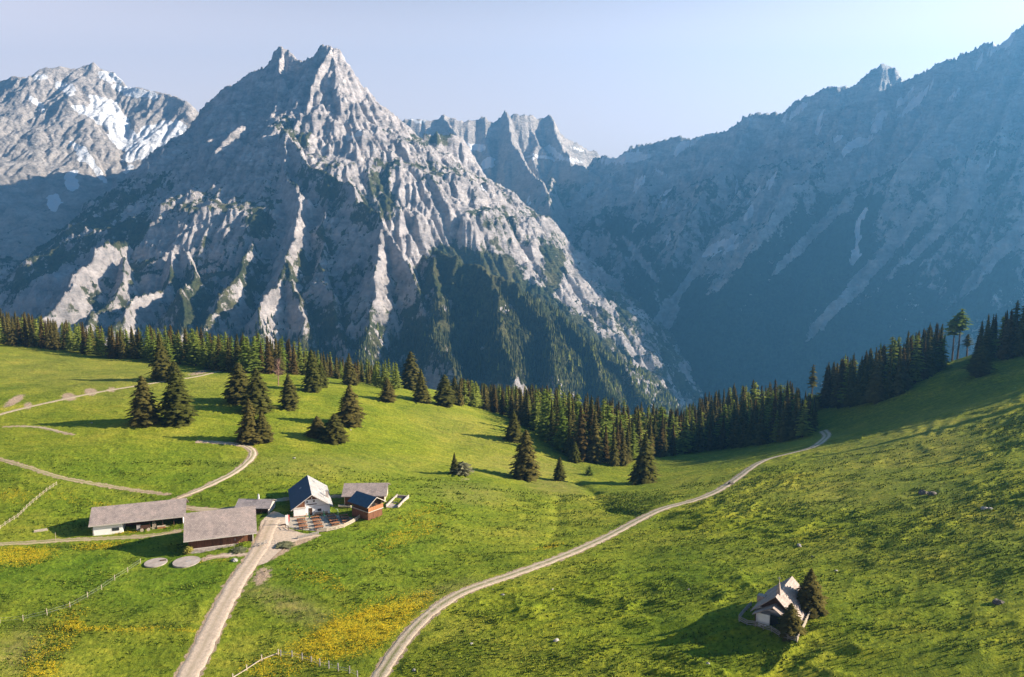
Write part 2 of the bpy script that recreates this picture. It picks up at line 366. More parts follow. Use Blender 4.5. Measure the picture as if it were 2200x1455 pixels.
fc = ramp(n, l, ntex(n, l, co, 2.9, 3, .7), [(.38, (.20, .21, .02)), (.5, (.42, .34, .015)), (.62, (.58, .42, .02))])
c = mix(n, l, ramp(n, l, fl, [(.64, 0.0), (.72, .85)]), c, fc)
sd = mth(n, l, 'ADD', mth(n, l, 'MULTIPLY', attr(n, "dirt"), .62), ntex(n, l, co, .9, 6, .7))
c = mix(n, l, ramp(n, l, sd, [(.74, 0.0), (.92, 1.0)]), c, (.40, .29, .20))
l.new(c, b.inputs['Base Color']); b.inputs['Roughness'].default_value = .95; b.inputs['Specular IOR Level'].default_value = .08
hh = mth(n, l, 'ADD', mth(n, l, 'MULTIPLY', ntex(n, l, co, .9, 6, .68), 1.0), mth(n, l, 'MULTIPLY', ntex(n, l, co, 3.5, 4, .7), .35))
bump(n, l, b, hh, .8, .6)
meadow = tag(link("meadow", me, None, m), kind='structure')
# ------------------------------------------------------------------ roads
def road(name, L, w, mat, rag=.25, lift=.07, seed=0, taper=0):
    d = np.gradient(L, axis=0); d /= np.linalg.norm(d, axis=1)[:, None] + 1e-9; nn = np.c_[-d[:, 1], d[:, 0]]
    s = np.r_[0, np.cumsum(np.linalg.norm(np.diff(L, axis=0), axis=1))]
    K = 9; rows = []; tr = []
    wl_ = w / 2 + 1.5 * rag * fbm(s / 1.6, s * 0 + seed, seed, 3); wr_ = w / 2 + 1.5 * rag * fbm(s / 1.6, s * 0 + seed + 9, seed + 5, 3)
    if taper:
        k = np.clip(np.minimum(s, s[-1] - s) / taper, .12, 1); wl_ = wl_ * k; wr_ = wr_ * k
    for j in range(K):
        t = j / (K - 1) * 2 - 1; off = np.where(t < 0, t * wl_, t * wr_)
        p = L + nn * off[:, None]; z = HG(p[:, 0], p[:, 1]) + (lift if 0 < j < K - 1 else -.12)
        rows.append(np.c_[p, z]); tr.append(np.full(len(L), t))
    V = np.stack(rows, 1).reshape(-1, 3)
    me = mesh_np(name, V, grid_quads(len(L), K)[:, ::-1], True, dict(across=np.stack(tr, 1).ravel(), along=np.repeat(s, K)))
    return tag(link(name, me, None, mat), kind='structure')
def gravel(name, base, mid, midw, strength):
    m, n, l, b = new_mat(name); co = objco(n)
    c = ramp(n, l, ntex(n, l, co, 1.6, 6, .7), [(.3, tuple(x * .72 for x in base)), (.5, base), (.7, tuple(min(1, x * 1.22) for x in base))])
    a = mth(n, l, 'ABSOLUTE', attr(n, "across"))
    k = mth(n, l, 'MULTIPLY', ramp(n, l, a, [(0.0, 1.0), (midw, 0.0)]), ramp(n, l, ntex(n, l, co, .8, 5, .7), [(.36, 0.0), (.48, strength)]))
    c = mix(n, l, k, c, mid)
    e = mth(n, l, 'ADD', a, mth(n, l, 'MULTIPLY', ntex(n, l, co, 1.2, 5, .7), .6))
    c = mix(n, l, ramp(n, l, e, [(1.08, 0.0), (1.35, .8)]), c, (.17, .15, .04))
    l.new(c, b.inputs['Base Color']); bump(n, l, b, ntex(n, l, co, 4, 5, .7), .5, .12); return m
M_road = gravel("pale gravel", (.55, .43, .32), (.34, .27, .17), .3, .6)
M_road2 = gravel("rutted gravel", (.53, .42, .30), (.16, .17, .05), .40, .95)
M_track = gravel("dry earth track", (.42, .34, .20), (.2, .2, .05), .6, 1.0)
M_path = gravel("light dirt path", (.46, .37, .25), (.28, .24, .1), .4, .6)
for k, nm, mt, rg, tp in (('valley', 'gravel_road', M_road2, .3, 0), ('access', 'gravel_road', M_road, .35, 0), ('loop', 'dirt_track', M_road2, .35, 9), ('upper', 'dirt_track', M_path, .35, 4), ('short', 'dirt_track', M_path, .3, 10),
                      ('cart', 'grass_track', M_track, .35, 25), ('farm', 'grass_track', M_track, .25, 5), ('pits', 'dirt_path', M_road, .3, 6), ('back', 'dirt_path', M_path, .3, 5)):
    road(nm, RL[k][0], RL[k][1], mt, rg, {'access': .11, 'pits': .08, 'loop': .10, 'cart': .06}.get(k, .07), hash(k) % 7 if False else len(k), tp)
def drape(name, poly, mat, lift, step=.8):
    L = catmull([tuple(p) for p in poly] + [tuple(poly[0])], .6)[:-1]
    L = L + .15 * np.c_[noise(L[:, 0] * 1.3, L[:, 1] * 1.3, 3), noise(L[:, 0] * 1.3, L[:, 1] * 1.3, 4)]
    gx, gy = np.meshgrid(np.arange(L[:, 0].min(), L[:, 0].max(), step), np.arange(L[:, 1].min(), L[:, 1].max(), step)); gx = gx.ravel(); gy = gy.ravel()
    k = inside(gx, gy, L) & (line_dist(gx, gy, np.vstack([L, L[:1]])) > .4); nL = len(L)
    pts = [Vector(p) for p in L] + [Vector((a, c)) for a, c in zip(gx[k], gy[k])]
    vs, _, fs, *_ = delaunay_2d_cdt(pts, [], [list(range(nL))], 1, 1e-4)
    v = np.array([[p.x, p.y] for p in vs]); z = HG(v[:, 0], v[:, 1]) + lift
    me = mesh_np(name, np.c_[v, z], None, True, dict(across=np.full(len(v), .6)), T=np.array(fs))
    return tag(link(name, me, None, mat), kind='structure')
drape("farmyard", YW, M_road, .05)
M_terr = gravel("terrace gravel", (.44, .38, .30), (.28, .24, .1), .3, .5)
drape("terrace", TW, M_terr, .045)

# ------------------------------------------------------------------ tufts of grass and yellow flowers on the near meadow
def tufts(name, n, dens, hr, mat, seed, nb=4, wide=.5, flat_top=False):
    rng = np.random.default_rng(seed); k = np.where((D2.ravel() < 235) & (np.abs(PU - 1100) < 1250))[0]
    w = dens.ravel()[k] * (D2.ravel()[k] ** 1.2); w = w / w.sum(); s_ = rng.choice(k, n, p=w)
    x = X[s_] + rng.uniform(-.3, .3, n); y = Y[s_] + rng.uniform(-.4, .4, n); z = HG(x, y); h = rng.uniform(*hr, n) * (.6 + y / 300)
    V = np.zeros((n, nb * 3, 3)); T = []
    for j in range(nb):
        a = rng.uniform(0, 6.28, n); r = h * wide * rng.uniform(.5, 1, n); c_, s2 = np.cos(a), np.sin(a)
        V[:, j * 3] = np.c_[x - s2 * r * .5, y + c_ * r * .5, z - .03]; V[:, j * 3 + 1] = np.c_[x + s2 * r * .5, y - c_ * r * .5, z - .03]
        V[:, j * 3 + 2] = np.c_[x + c_ * r, y + s2 * r, z + h * rng.uniform(.6, 1, n)]
        if flat_top: V[:, j * 3, 2] = V[:, j * 3 + 1, 2] = z + h * .7
        T.append((j * 3, j * 3 + 1, j * 3 + 2))
    T = (np.array(T)[None] + (np.arange(n) * nb * 3)[:, None, None]).reshape(-1, 3)
    me = mesh_np(name, V.reshape(-1, 3), None, False, dict(shade=np.repeat(rng.random(n), nb * 3)), T=T)
    tag(link(name, me, None, mat), kind='stuff')
def tuft_mat(name, stops):
    m, n, l, b = new_mat(name); l.new(ramp(n, l, attr(n, "shade"), stops), b.inputs['Base Color']); b.inputs['Specular IOR Level'].default_value = .05; return m
bare_ok = flat * (1 - np.clip(dirt, 0, 1)) * (rd > .5)
dn = bare_ok * (.10 + 1.8 * np.clip(fbm(X / 12, Y / 5, 301, 4, .6), 0, 1) + 1.6 * dark + .5 * right * rough)
tufts("grass_tufts", 48000, dn, (.16, .42), tuft_mat("tuft grass", [(0, (.055, .09, .008)), (.5, (.11, .16, .014)), (1, (.19, .22, .028))]), 1, 4, .8)
fd = bare_ok * np.clip(flower * 1.5 - .12, 0, 1) * (.15 + np.clip(fbm(X / 3, Y / 2.4, 303, 3, .6) + .25, 0, 1))
tufts("wildflowers", 14000, fd, (.16, .34), tuft_mat("yellow flowers", [(0, (.40, .31, .01)), (.5, (.58, .43, .015)), (1, (.66, .42, .02))]), 2, 3, .55, True)
# ------------------------------------------------------------------ mountains
def seg_field(X, Y, ribs, s0, D, s1, k=1.0):
    best = np.full(X.shape, -1e9); bt = np.zeros(X.shape); bd = np.zeros(X.shape); bi = np.zeros(X.shape, int); bs = np.zeros(X.shape)
    for ri, rb in enumerate(ribs):
        pts = np.array([P(*p) for p in rb]); t0 = 0.0
        for a, b in zip(pts[:-1], pts[1:]):
            e = b[:2] - a[:2]; L = math.hypot(*e); t = np.clip(((X - a[0]) * e[0] + (Y - a[1]) * e[1]) / (L * L), 0, 1)
            dx = X - a[0] - t * e[0]; dy = Y - a[1] - t * e[1]; d = np.hypot(dx, dy)
            h = a[2] + (b[2] - a[2]) * t - (s0 * D * (1 - np.exp(-d / D)) + s1 * d)
            m = h > best; best = np.where(m, h, best); bt = np.where(m, t0 + t * L, bt); bd = np.where(m, d, bd); bi = np.where(m, ri, bi)
            bs = np.where(m, np.sign(e[0] * dy - e[1] * dx), bs); t0 += L
    return best, bt, bd, bi, bs
def erode(h, cell, n=24000, batches=8, steps=48, seed=1, strength=.12):
    rng = np.random.default_rng(seed); R, C = h.shape; h = h.copy() / cell
    for bch in range(batches):
        x = rng.uniform(1, C - 2.01, n); y = rng.uniform(1, R - 2.01, n); vx = np.zeros(n); vy = np.zeros(n); vel = np.ones(n); wat = np.ones(n); sed = np.zeros(n)
        for _ in range(steps):
            i = y.astype(int); j = x.astype(int); a = y - i; c = x - j
            k00 = i * C + j; hf = h.ravel(); h00 = hf[k00]; h01 = hf[k00 + 1]; h10 = hf[k00 + C]; h11 = hf[k00 + C + 1]
            gx = (h01 - h00) * (1 - a) + (h11 - h10) * a; gy = (h10 - h00) * (1 - c) + (h11 - h01) * c
            hh = h00 * (1 - a) * (1 - c) + h01 * (1 - a) * c + h10 * a * (1 - c) + h11 * a * c
            vx = vx * .3 - gx * .7; vy = vy * .3 - gy * .7; q = np.hypot(vx, vy) + 1e-9; vx /= q; vy /= q
            nx = np.clip(x + vx, 1, C - 2.01); ny = np.clip(y + vy, 1, R - 2.01)
            i2 = ny.astype(int); j2 = nx.astype(int); a2 = ny - i2; c2 = nx - j2; kk = i2 * C + j2
            h2 = hf[kk] * (1 - a2) * (1 - c2) + hf[kk + 1] * (1 - a2) * c2 + hf[kk + C] * a2 * (1 - c2) + hf[kk + C + 1] * a2 * c2
            dh = h2 - hh; cap = np.maximum(-dh, .02) * vel * wat * 1.6
            dep = np.where(dh > 0, np.minimum(dh, sed), np.maximum(sed - cap, 0) * .25)
            ero = np.where((dh <= 0) & (sed < cap), np.minimum((cap - sed) * strength, -dh), 0)
            dl = dep - ero; sed = sed - dl
            h += np.clip((np.bincount(k00, dl * (1 - a) * (1 - c), R * C) + np.bincount(k00 + 1, dl * (1 - a) * c, R * C) + np.bincount(k00 + C, dl * a * (1 - c), R * C) + np.bincount(k00 + C + 1, dl * a * c, R * C)).reshape(R, C), -.03, .03)
            vel = np.sqrt(np.maximum(vel * vel * .9 - dh, 0.05)); wat *= .98; x, y = nx, ny
    return h * cell
def carve(h, cell, iters=7, K=.9, m=.45, talus=1.7):
    R, C = h.shape; h = h.copy(); idx = np.arange(R * C).reshape(R, C)
    for it in range(iters):
        best = np.zeros((R, C)); rec = idx.copy()
        for dy in (-1, 0, 1):
            for dx in (-1, 0, 1):
                if dx == 0 and dy == 0: continue
                q = np.full((R, C), 1e9); qi = idx.copy()
                ys = slice(max(0, -dy), R - max(0, dy)); yd = slice(max(0, dy), R - max(0, -dy))
                xs = slice(max(0, -dx), C - max(0, dx)); xd = slice(max(0, dx), C - max(0, -dx))
                q[ys, xs] = h[yd, xd]; qi[ys, xs] = idx[yd, xd]
                g = (h - q) / math.hypot(dx, dy); k = g > best; best[k] = g[k]; rec[k] = qi[k]
        hf = h.ravel(); order = np.argsort(-hf, kind='stable').tolist(); rc = rec.ravel().tolist(); acc = [1.0] * (R * C)
        for i in order:
            r = rc[i]
            if r != i: acc[r] += acc[i]
        f = (K * (np.array(acc) ** m - 1.0) * .1).tolist(); hl = hf.tolist()
        for i in reversed(order):
            r = rc[i]
            if r != i:
                k = f[i]; hr = hl[r]
                if hl[i] > hr: hl[i] = (hl[i] + k * hr) / (1 + k)
        h = np.array(hl).reshape(R, C)
        for _ in range(3):                      # loose slopes slump
            for ax in (0, 1):
                d = np.diff(h, axis=ax); e = np.sign(d) * np.maximum(np.abs(d) - talus * cell, 0) * .25
                if ax == 0: h[:-1] += e; h[1:] -= e
                else: h[:, :-1] += e; h[:, 1:] -= e
    return h
def bil(G_, x0, y0, cell, X, Y):
    R, C = G_.shape; fx = np.clip((X - x0) / cell, 0, C - 1.001); fy = np.clip((Y - y0) / cell, 0, R - 1.001)
    i = fy.astype(int); j = fx.astype(int); a = fy - i; b = fx - j
    return G_[i, j] * (1 - a) * (1 - b) + G_[i + 1, j] * a * (1 - b) + G_[i, j + 1] * (1 - a) * b + G_[i + 1, j + 1] * a * b
def pell(PU, PV, L):
    o = np.zeros_like(PU)
    for cu, cv, ru, rv, ang, s in L:
        a = math.radians(ang); x = (PU - cu) * math.cos(a) + (PV - cv) * math.sin(a); y = -(PU - cu) * math.sin(a) + (PV - cv) * math.cos(a)
        o = np.maximum(o, s * (1 - sst(.5, 1.3, np.sqrt((x / ru) ** 2 + (y / rv) ** 2))))
    return o
def mountain(ribs, box, cell, polar, prof, flute, warp, seed, snow, veg, bare, vegbase, fine=1.0, noi=16, er=(24000, 4), cv=(7, .9), fl2=1.0):
    x0, x1, y0, y1 = box
    gx, gy = np.meshgrid(np.arange(x0, x1, cell), np.arange(y0, y1, cell))
    wx = gx + warp * fbm(gx / (warp * 9), gy / (warp * 9), seed, 4); wy = gy + warp * fbm(gx / (warp * 9), gy / (warp * 9), seed + 50, 4)
    h, t, d, ri, sd = seg_field(wx, wy, ribs, *prof)
    for A, lam in (flute, (flute[0] * .45, flute[1] * .4)):
        tt_ = t / lam + ri * 7.3 + sd * 31
        h = h - A * sst(0, lam * 1.6, d) * (1.0 - np.clip(ridged(tt_, d / (lam * 14), seed + 3, 3) * .75, 0, 1.2)) * (1 + d / (lam * 8))
    h = h + noi * fbm(gx / 150, gy / 150, seed + 9, 6, .55)
    h = carve(h, cell, *cv)
    if er[1]: h = erode(h, cell, er[0], er[1], seed=seed)
    for A, lam in ((8 * fl2, 34.), (4 * fl2, 17.)):
        tt_ = t / lam + ri * 3.3 + sd * 17 + .5 * noise(gx / 60, gy / 60, seed + 5)
        h = h - A * sst(0, lam, d) * (1.0 - np.clip(ridged(tt_, d / (lam * 12), seed + 13, 3) * .75, 0, 1.2))
    u0, u1, nu, d0, d1, nd = polar
    T2, D2 = np.meshgrid((np.linspace(u0, u1, nu) - CU) / F, np.exp(np.linspace(math.log(d0), math.log(d1), nd)))
    X = (T2 * D2).ravel(); Y = D2.ravel(); Z = bil(h, x0, y0, cell, X, Y)
    rr = ridged(X / 62 + .5 * noise(X / 40, Y / 40, 1), Y / 62, seed + 30, 5, .58)
    crag = fbm(X / 17, Y / 17, seed + 40, 4, .6)
    gz = np.gradient(h, cell); sl = np.hypot(bil(gz[0], x0, y0, cell, X, Y), bil(gz[1], x0, y0, cell, X, Y))
    r2 = ridged(X / 21 + .4 * noise(X / 15, Y / 15, 2), Y / 21, seed + 31, 4, .6)
    up = 1 + .0 * sst(250, 650, Z)
    Z = Z + fine * up * ((rr - .9) * (1.5 + 3 * sst(.5, 1.1, sl)) + (r2 - .9) * (1.0 + 2.2 * sst(.5, 1.1, sl)) + crag * (.8 + 1.6 * sst(.5, 1.2, sl)))
    PU, PV = proj(X, Y, Z)
    vg = vegbase - .25 * sst(250, 600, Z) + .55 * sst(1.15, .45, sl) + .35 * fbm(X / 110, Y / 110, seed + 60, 5, .6) + .0007 * (50 - Z) * 1.0
    vg = vg + pell(PU, PV, veg) - pell(PU, PV, bare)
    wv = 9 * fbm(X / 90, Y / 90, seed + 71, 3, .6); wv2 = 7 * fbm(X / 90, Y / 90, seed + 72, 3, .6); sn = 1.25 * pell(PU + wv, PV + wv2, snow) if snow else np.zeros_like(PU)
    return X, Y, Z, vg, sn, (nd, nu), h
def rock_mat(name, lo, mid, hi, vegc, vegc2):
    m, n, l, b = new_mat(name); co = objco(n)
    mp = N(n, "ShaderNodeMapping"); mp.inputs['Scale'].default_value = (1, 1, 2.6); mp.inputs['Rotation'].default_value = (.35, .2, .3); l.new(co, mp.inputs[0])
    f = ntex(n, l, mp.outputs[0], .011, 9, .68)
    c = ramp(n, l, f, [(.33, lo), (.5, mid), (.66, hi)])
    f2 = ntex(n, l, co, .05, 7, .72)
    c = mix(n, l, 1.0, c, ramp(n, l, f2, [(.3, (.62, .62, .64)), (.5, (1, 1, 1)), (.7, (1.22, 1.2, 1.18))]), 'MULTIPLY')
    v = mth(n, l, 'ADD', attr(n, "veg"), mth(n, l, 'MULTIPLY', mth(n, l, 'SUBTRACT', ntex(n, l, co, .03, 8, .72), .5), 2.6))
    vc = mix(n, l, ramp(n, l, ntex(n, l, co, .012, 4, .6), [(.4, 0.0), (.6, 1.0)]), vegc, vegc2)
    vc = mix(n, l, 1.0, vc, ramp(n, l, ntex(n, l, co, .09, 4, .7), [(.35, (.55, .55, .55)), (.65, (1.4, 1.4, 1.4))]), 'MULTIPLY')
    c = mix(n, l, ramp(n, l, v, [(.42, 0.0), (.56, 1.0)]), c, vc)
    s = mth(n, l, 'ADD', attr(n, "snow"), mth(n, l, 'MULTIPLY', mth(n, l, 'SUBTRACT', ntex(n, l, co, .018, 7, .7), .5), .8))
    c = mix(n, l, ramp(n, l, s, [(.48, 0.0), (.53, 1.0)]), c, (.86, .87, .9))
    l.new(c, b.inputs['Base Color']); b.inputs['Roughness'].default_value = .95; b.inputs['Specular IOR Level'].default_value = .05
    vo = N(n, "ShaderNodeTexVoronoi", feature='F1'); vo.inputs['Scale'].default_value = .045; l.new(mp.outputs[0], vo.inputs['Vector'])
    hh = mth(n, l, 'ADD', ntex(n, l, mp.outputs[0], .05, 9, .75), mth(n, l, 'MULTIPLY', vo.outputs[0], -.35)); bump(n, l, b, hh, 1.0, 16.0)
    return m
M_rock = rock_mat("limestone", (.27, .255, .25), (.51, .465, .45), (.70, .64, .61), (.062, .075, .028), (.115, .11, .045))
M_rock_far = rock_mat("pale limestone", (.30, .275, .255), (.44, .40, .37), (.55, .50, .46), (.055, .07, .03), (.13, .11, .05))
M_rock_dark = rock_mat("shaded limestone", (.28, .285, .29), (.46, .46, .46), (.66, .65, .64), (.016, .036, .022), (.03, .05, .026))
# --- central peak
R1 = [
 [(710,97,2950),(728,103,2960),(745,160,2980),(800,208,3010),(838,238,3050),(872,268,3090),(900,268,3110),(985,300,3160),(1020,340,3180),(1062,388,3190),(1120,440,3190),(1150,482,3150),(1182,478,3000),(1215,510,2880),(1260,572,2760),(1300,640,2650),(1345,740,2550)],
 [(710,97,2950),(688,103,2980),(668,122,3010),(642,126,3050),(622,107,3080),(605,102,3100),(585,110,3130),(572,128,3160),(540,150,3180),(500,178,3210),(455,206,3260),(425,222,3290),(400,262,3280),(385,282,3220),(300,345,3050),(235,402,2850),(100,472,2650),(0,528,2500),(-200,640,2300),(-400,740,2200)],
 [(710,97,2950),(672,180,2780),(640,232,2660),(612,262,2580),(650,312,2450),(700,372,2300),(752,398,2170),(812,462,1980),(805,560,1800),(792,640,1660),(800,720,1530),(800,800,1420)],
 [(812,462,1980),(860,530,1860),(892,600,1740),(930,700,1620),(985,800,1440)],
 [(745,160,2980),(770,250,2750),(790,330,2550),(812,420,2300)],
 [(838,238,3050),(850,330,2780),(860,420,2520),(900,500,2280),(950,560,2080),(1000,640,1930)],
 [(930,272,3120),(945,360,2850),(985,450,2580),(1010,520,2380),(1050,580,2200)],
 [(1010,335,3170),(1040,420,2880),(1085,500,2620),(1120,570,2400),(1150,620,2250)],
 [(1120,440,3190),(1140,520,2900),(1165,600,2600)],
 [(1182,478,3000),(1200,560,2700),(1240,625,2500),(1262,690,2350)],
 [(920,535,1900),(945,538,1850),(1000,552,1800),(1060,572,1780),(1120,610,1760),(1200,668,1800),(1300,738,1850),(1400,812,1900),(1475,868,1940),(1600,950,1990)],
 [(1120,610,1760),(1160,700,1600),(1200,790,1480),(1240,880,1380)],
 [(1200,668,1800),(1260,770,1640),(1330,870,1500)],
 [(1300,738,1850),(1370,830,1700),(1430,900,1600)],
 [(945,538,1850),(950,640,1660),(965,740,1500),(1000,830,1380)],
 [(1060,572,1780),(1075,660,1600),(1100,760,1450),(1130,840,1350)],
 [(385,278,3220),(380,360,2850),(340,430,2550),(303,487,2300),(240,505,2150),(180,560,1980),(120,640,1780),(60,700,1650)],
 [(303,487,2300),(262,560,2050),(205,660,1780),(170,740,1600)],
 [(500,180,3210),(470,290,2880),(430,370,2600),(385,437,2350),(398,500,2150),(345,590,1930),(270,680,1730),(200,740,1580)],
 [(398,500,2150),(415,580,1930),(380,680,1680),(350,760,1540)],
 [(605,102,3100),(600,200,2850),(590,300,2600),(575,390,2380),(567,455,2230),(540,520,2050),(480,620,1800),(420,710,1620)],
 [(612,262,2580),(632,360,2350),(655,420,2200),(632,470,2080),(622,540,1940),(600,600,1800),(560,670,1650),(520,740,1530)],
 [(700,372,2300),(700,470,2100),(690,560,1920),(722,650,1720),(745,750,1550)],
 [(622,540,1940),(650,620,1780),(660,700,1640),(650,780,1510)],
 [(540,150,3180),(530,260,2880),(510,360,2620),(480,450,2380),(470,540,2130)],
]
VEG1 = [(1010,600,110,75,20,.9),(1180,720,190,70,36,1.0),(1050,720,110,110,0,.7),(640,690,120,60,0,.25),(860,720,110,90,0,.4),(270,500,55,28,-20,.8),(390,470,30,35,60,.4),(560,480,35,40,0,.6),
 (625,285,50,40,30,.5),(925,290,60,26,5,.6),(240,440,260,30,-33,.45),(100,560,160,35,-30,.4),(730,420,110,45,30,.45),(640,600,40,80,10,.35),(1190,560,26,60,0,.5),(1080,500,30,60,0,.4),(820,400,35,90,0,.3),(450,640,160,60,-30,.3)]
BARE1 = [(110,620,90,35,-35,.7),(390,510,40,70,40,.5),(690,200,90,80,30,.6),(560,200,90,60,-30,.5),(640,480,35,60,0,.5),(860,520,50,70,20,.5),(600,680,60,60,10,.5),(960,470,50,60,20,.45),(1240,620,40,60,40,.35),(480,330,120,60,-20,.35),(1090,665,18,12,0,1.2),(140,690,30,16,-10,.6),(740,300,60,60,0,.4)]
SNOW1 = [(750,293,12,9,40,.7),(775,285,12,8,-30,.55),(1040,405,16,5,40,.5)]
X, Y, Z, vg, sn, sh, h1 = mountain(R1, (-2700, 900, 1150, 3700), 5.5, (-500, 1560, 1000, 1180, 3650, 520), (.58, 80, .72), (26, 70), 30, 11, SNOW1, VEG1, BARE1, .2, 1.35, 18, (24000, 4), (8, 1.1), 1.3)
me = mesh_np("mountain", np.c_[X, Y, Z], grid_quads(*sh), True, dict(veg=vg, snow=sn))
tag(link("mountain", me, None, M_rock), kind='structure'); M1 = (X, Y, Z, vg, h1)
# --- right-hand range, in shade
R2 = [
 [(1270,345,4300),(1310,330,4150),(1340,322,4050),(1400,300,3900),(1480,292,3700),(1500,290,3650),(1560,268,3500),(1600,252,3350),(1622,243,3300),(1650,248,3250),(1700,215,3150),(1760,195,3000),(1830,175,2900),(1862,156,2830),(1880,148,2800),(1893,143,2780),(1914,142,2760),(1932,146,2730),(1952,160,2700),(2040,120,2500),(2120,88,2350),(2200,58,2200),(2300,30,2050),(2420,40,1800)],
 [(1905,146,2760),(1860,240,2620),(1780,330,2480),(1690,400,2340),(1610,520,2120)],
 [(2040,120,2500),(1980,260,2330),(1900,360,2200),(1830,480,2020),(1740,600,1850)],
 [(2200,58,2200),(2120,230,2020),(2060,380,1880),(1960,520,1720),(1860,680,1560),(1780,820,1440)],
 [(2380,30,1950),(2300,300,1700),(2180,520,1550),(2060,700,1430),(1980,860,1340)],
 [(1622,243,3300),(1570,340,3100),(1500,430,2900),(1440,540,2700),(1400,640,2500),(1380,720,2350)],
 [(1480,292,3700),(1430,400,3500),(1390,500,3300),(1340,600,3050),(1310,680,2850)],
 [(1760,195,3000),(1700,290,2850),(1650,350,2750)],
]
def _far(r):
    d0 = r[0][2]; s0 = (4300 - (4300 - d0) * .6) / d0; n = len(r)
    return [(u, v, d * (s0 + ((1 + (s0 - 1) * 1.3) - s0) * i / (n - 1))) for i, (u, v, d) in enumerate(r)]
R2 = [[(u, v, 4300 - (4300 - d) * .6) for u, v, d in R2[0]]] + [_far(r) for r in R2[1:]]
SN2 = [(1345,340,50,8,-5,.9),(1375,390,14,5,-40,.9),(1370,400,12,4,-50,.8),(1425,420,20,3,-40,.7),(1430,440,14,3,-35,.7),(1435,517,5,8,0,.9),(1540,535,34,5,-30,.95),(1575,525,24,4,-45,.9),(1845,500,6,38,12,.95),(1835,550,9,16,20,.9),
 (1710,240,34,5,-35,.8),(1890,265,26,7,-35,.95),(1840,312,34,6,-28,.95),(1800,297,12,5,-30,.8),(1862,298,10,3,-30,.7),(1985,200,38,4,-45,.75),(2050,205,16,3,-45,.7),(1955,230,34,4,-45,.75),(2150,95,30,6,-40,.8),(2160,80,26,6,-40,.7),(2105,130,26,3,-45,.7),(1480,310,34,4,-35,.6),(1460,315,20,3,-40,.6),(1760,262,4,22,20,.6),(1575,400,4,16,15,.6),(1610,455,5,16,20,.5),(1660,385,5,18,25,.7),(1630,412,12,3,-35,.6),(1420,372,30,3,20,.3),(2130,345,3,18,25,.6),(1945,205,30,4,-45,.6)]
VG2 = [(1700,640,60,200,38,.8),(1560,640,40,150,35,.7),(1800,520,30,150,48,.6),(1950,560,30,180,45,.5),(2080,640,40,160,40,.6),(1480,700,40,120,30,.6),(1900,780,90,90,0,.6),(1640,470,20,90,50,.5),(2100,420,20,150,52,.4),(1350,520,25,90,-35,.5),(1420,600,25,100,-40,.5),(1250,600,40,90,-30,.4),(1760,560,170,110,-40,.5),(1640,760,260,110,-20,.5),(1450,640,90,60,0,.35),(1900,700,200,120,-30,.2)]
BR2 = [(1850,600,12,190,42,.8),(2010,500,10,170,46,.7),(2130,560,12,150,42,.7),(1730,520,9,120,45,.7),(1480,600,7,120,35,.9),(1410,700,8,70,28,.9),(1380,560,7,70,-38,.7),(1900,330,20,160,60,.5),(1700,250,380,60,-20,.5),(2100,200,200,100,-20,.5),(1640,470,26,140,38,.5),(1440,680,10,60,20,.6),(1560,590,16,80,40,.5)]
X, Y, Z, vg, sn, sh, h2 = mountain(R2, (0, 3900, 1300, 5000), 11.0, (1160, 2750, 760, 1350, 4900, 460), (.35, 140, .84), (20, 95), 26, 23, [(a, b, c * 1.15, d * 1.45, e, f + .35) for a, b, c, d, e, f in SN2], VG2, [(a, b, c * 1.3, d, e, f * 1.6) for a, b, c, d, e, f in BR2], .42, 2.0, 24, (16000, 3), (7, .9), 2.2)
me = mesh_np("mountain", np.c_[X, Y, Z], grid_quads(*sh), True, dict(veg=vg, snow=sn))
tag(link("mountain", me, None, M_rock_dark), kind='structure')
# --- middle massif behind the saddle
R3 = [
 [(700,330,4900),(800,270,4900),(870,252,4900),(905,254,4880),(935,248,4860),(960,238,4850),(1000,256,4850),(1022,252,4800),(1042,242,4800),(1062,254,4780),(1086,236,4750),(1100,246,4750),(1112,240,4740),(1132,238,4720),(1160,245,4700),(1188,246,4680),(1205,270,4640),(1220,292,4600),(1245,305,4550),(1282,322,4480),(1300,345,4400),(1330,400,4250),(1345,440,4150)],
 [(1086,236,4750),(1105,300,4500),(1130,345,4350),(1160,380,4150),(1180,440,3950)],
 [(1188,246,4680),(1200,310,4450),(1235,345,4300),(1290,372,4150),(1325,410,4000),(1350,470,3850),(1420,560,3600),(1480,590,3500)],
 [(1190,372,4150),(1170,420,3900),(1200,520,3600),(1260,620,3300)],
 [(960,238,4850),(990,310,4600),(1030,380,4350)],
]
R3 = [[(u, v, 4500 + (4900 - d) * .9) for u, v, d in R3[0]], [(u, v, d - 115) for u, v, d in R3[1]], R3[2], R3[3], [(u, v, d - 305) for u, v, d in R3[4]]]
SN3 = [(1015,312,34,7,20,.95),(1050,355,20,12,-30,.8),(1187,325,22,8,35,1.0),(1160,340,40,5,5,.7),(1225,345,30,5,10,.7),(900,256,30,6,0,.7),(1240,320,26,4,10,.6),(1070,250,10,5,0,.5),(1135,430,8,14,20,.6)]
X, Y, Z, vg, sn, sh, h3 = mountain(R3, (-1300, 1500, 3100, 5600), 12.0, (820, 1560, 380, 3150, 5550, 290), (.8, 140, .8), (50, 90), 30, 37, SN3, [(1260,430,100,45,20,.7),(1180,420,60,40,0,.5)], [(1100,290,160,60,0,.7)], -.05, 1.2, 20, (12000, 3))
me = mesh_np("mountain", np.c_[X, Y, Z], grid_quads(*sh), True, dict(veg=vg, snow=sn))
tag(link("mountain", me, None, M_rock_far), kind='structure')
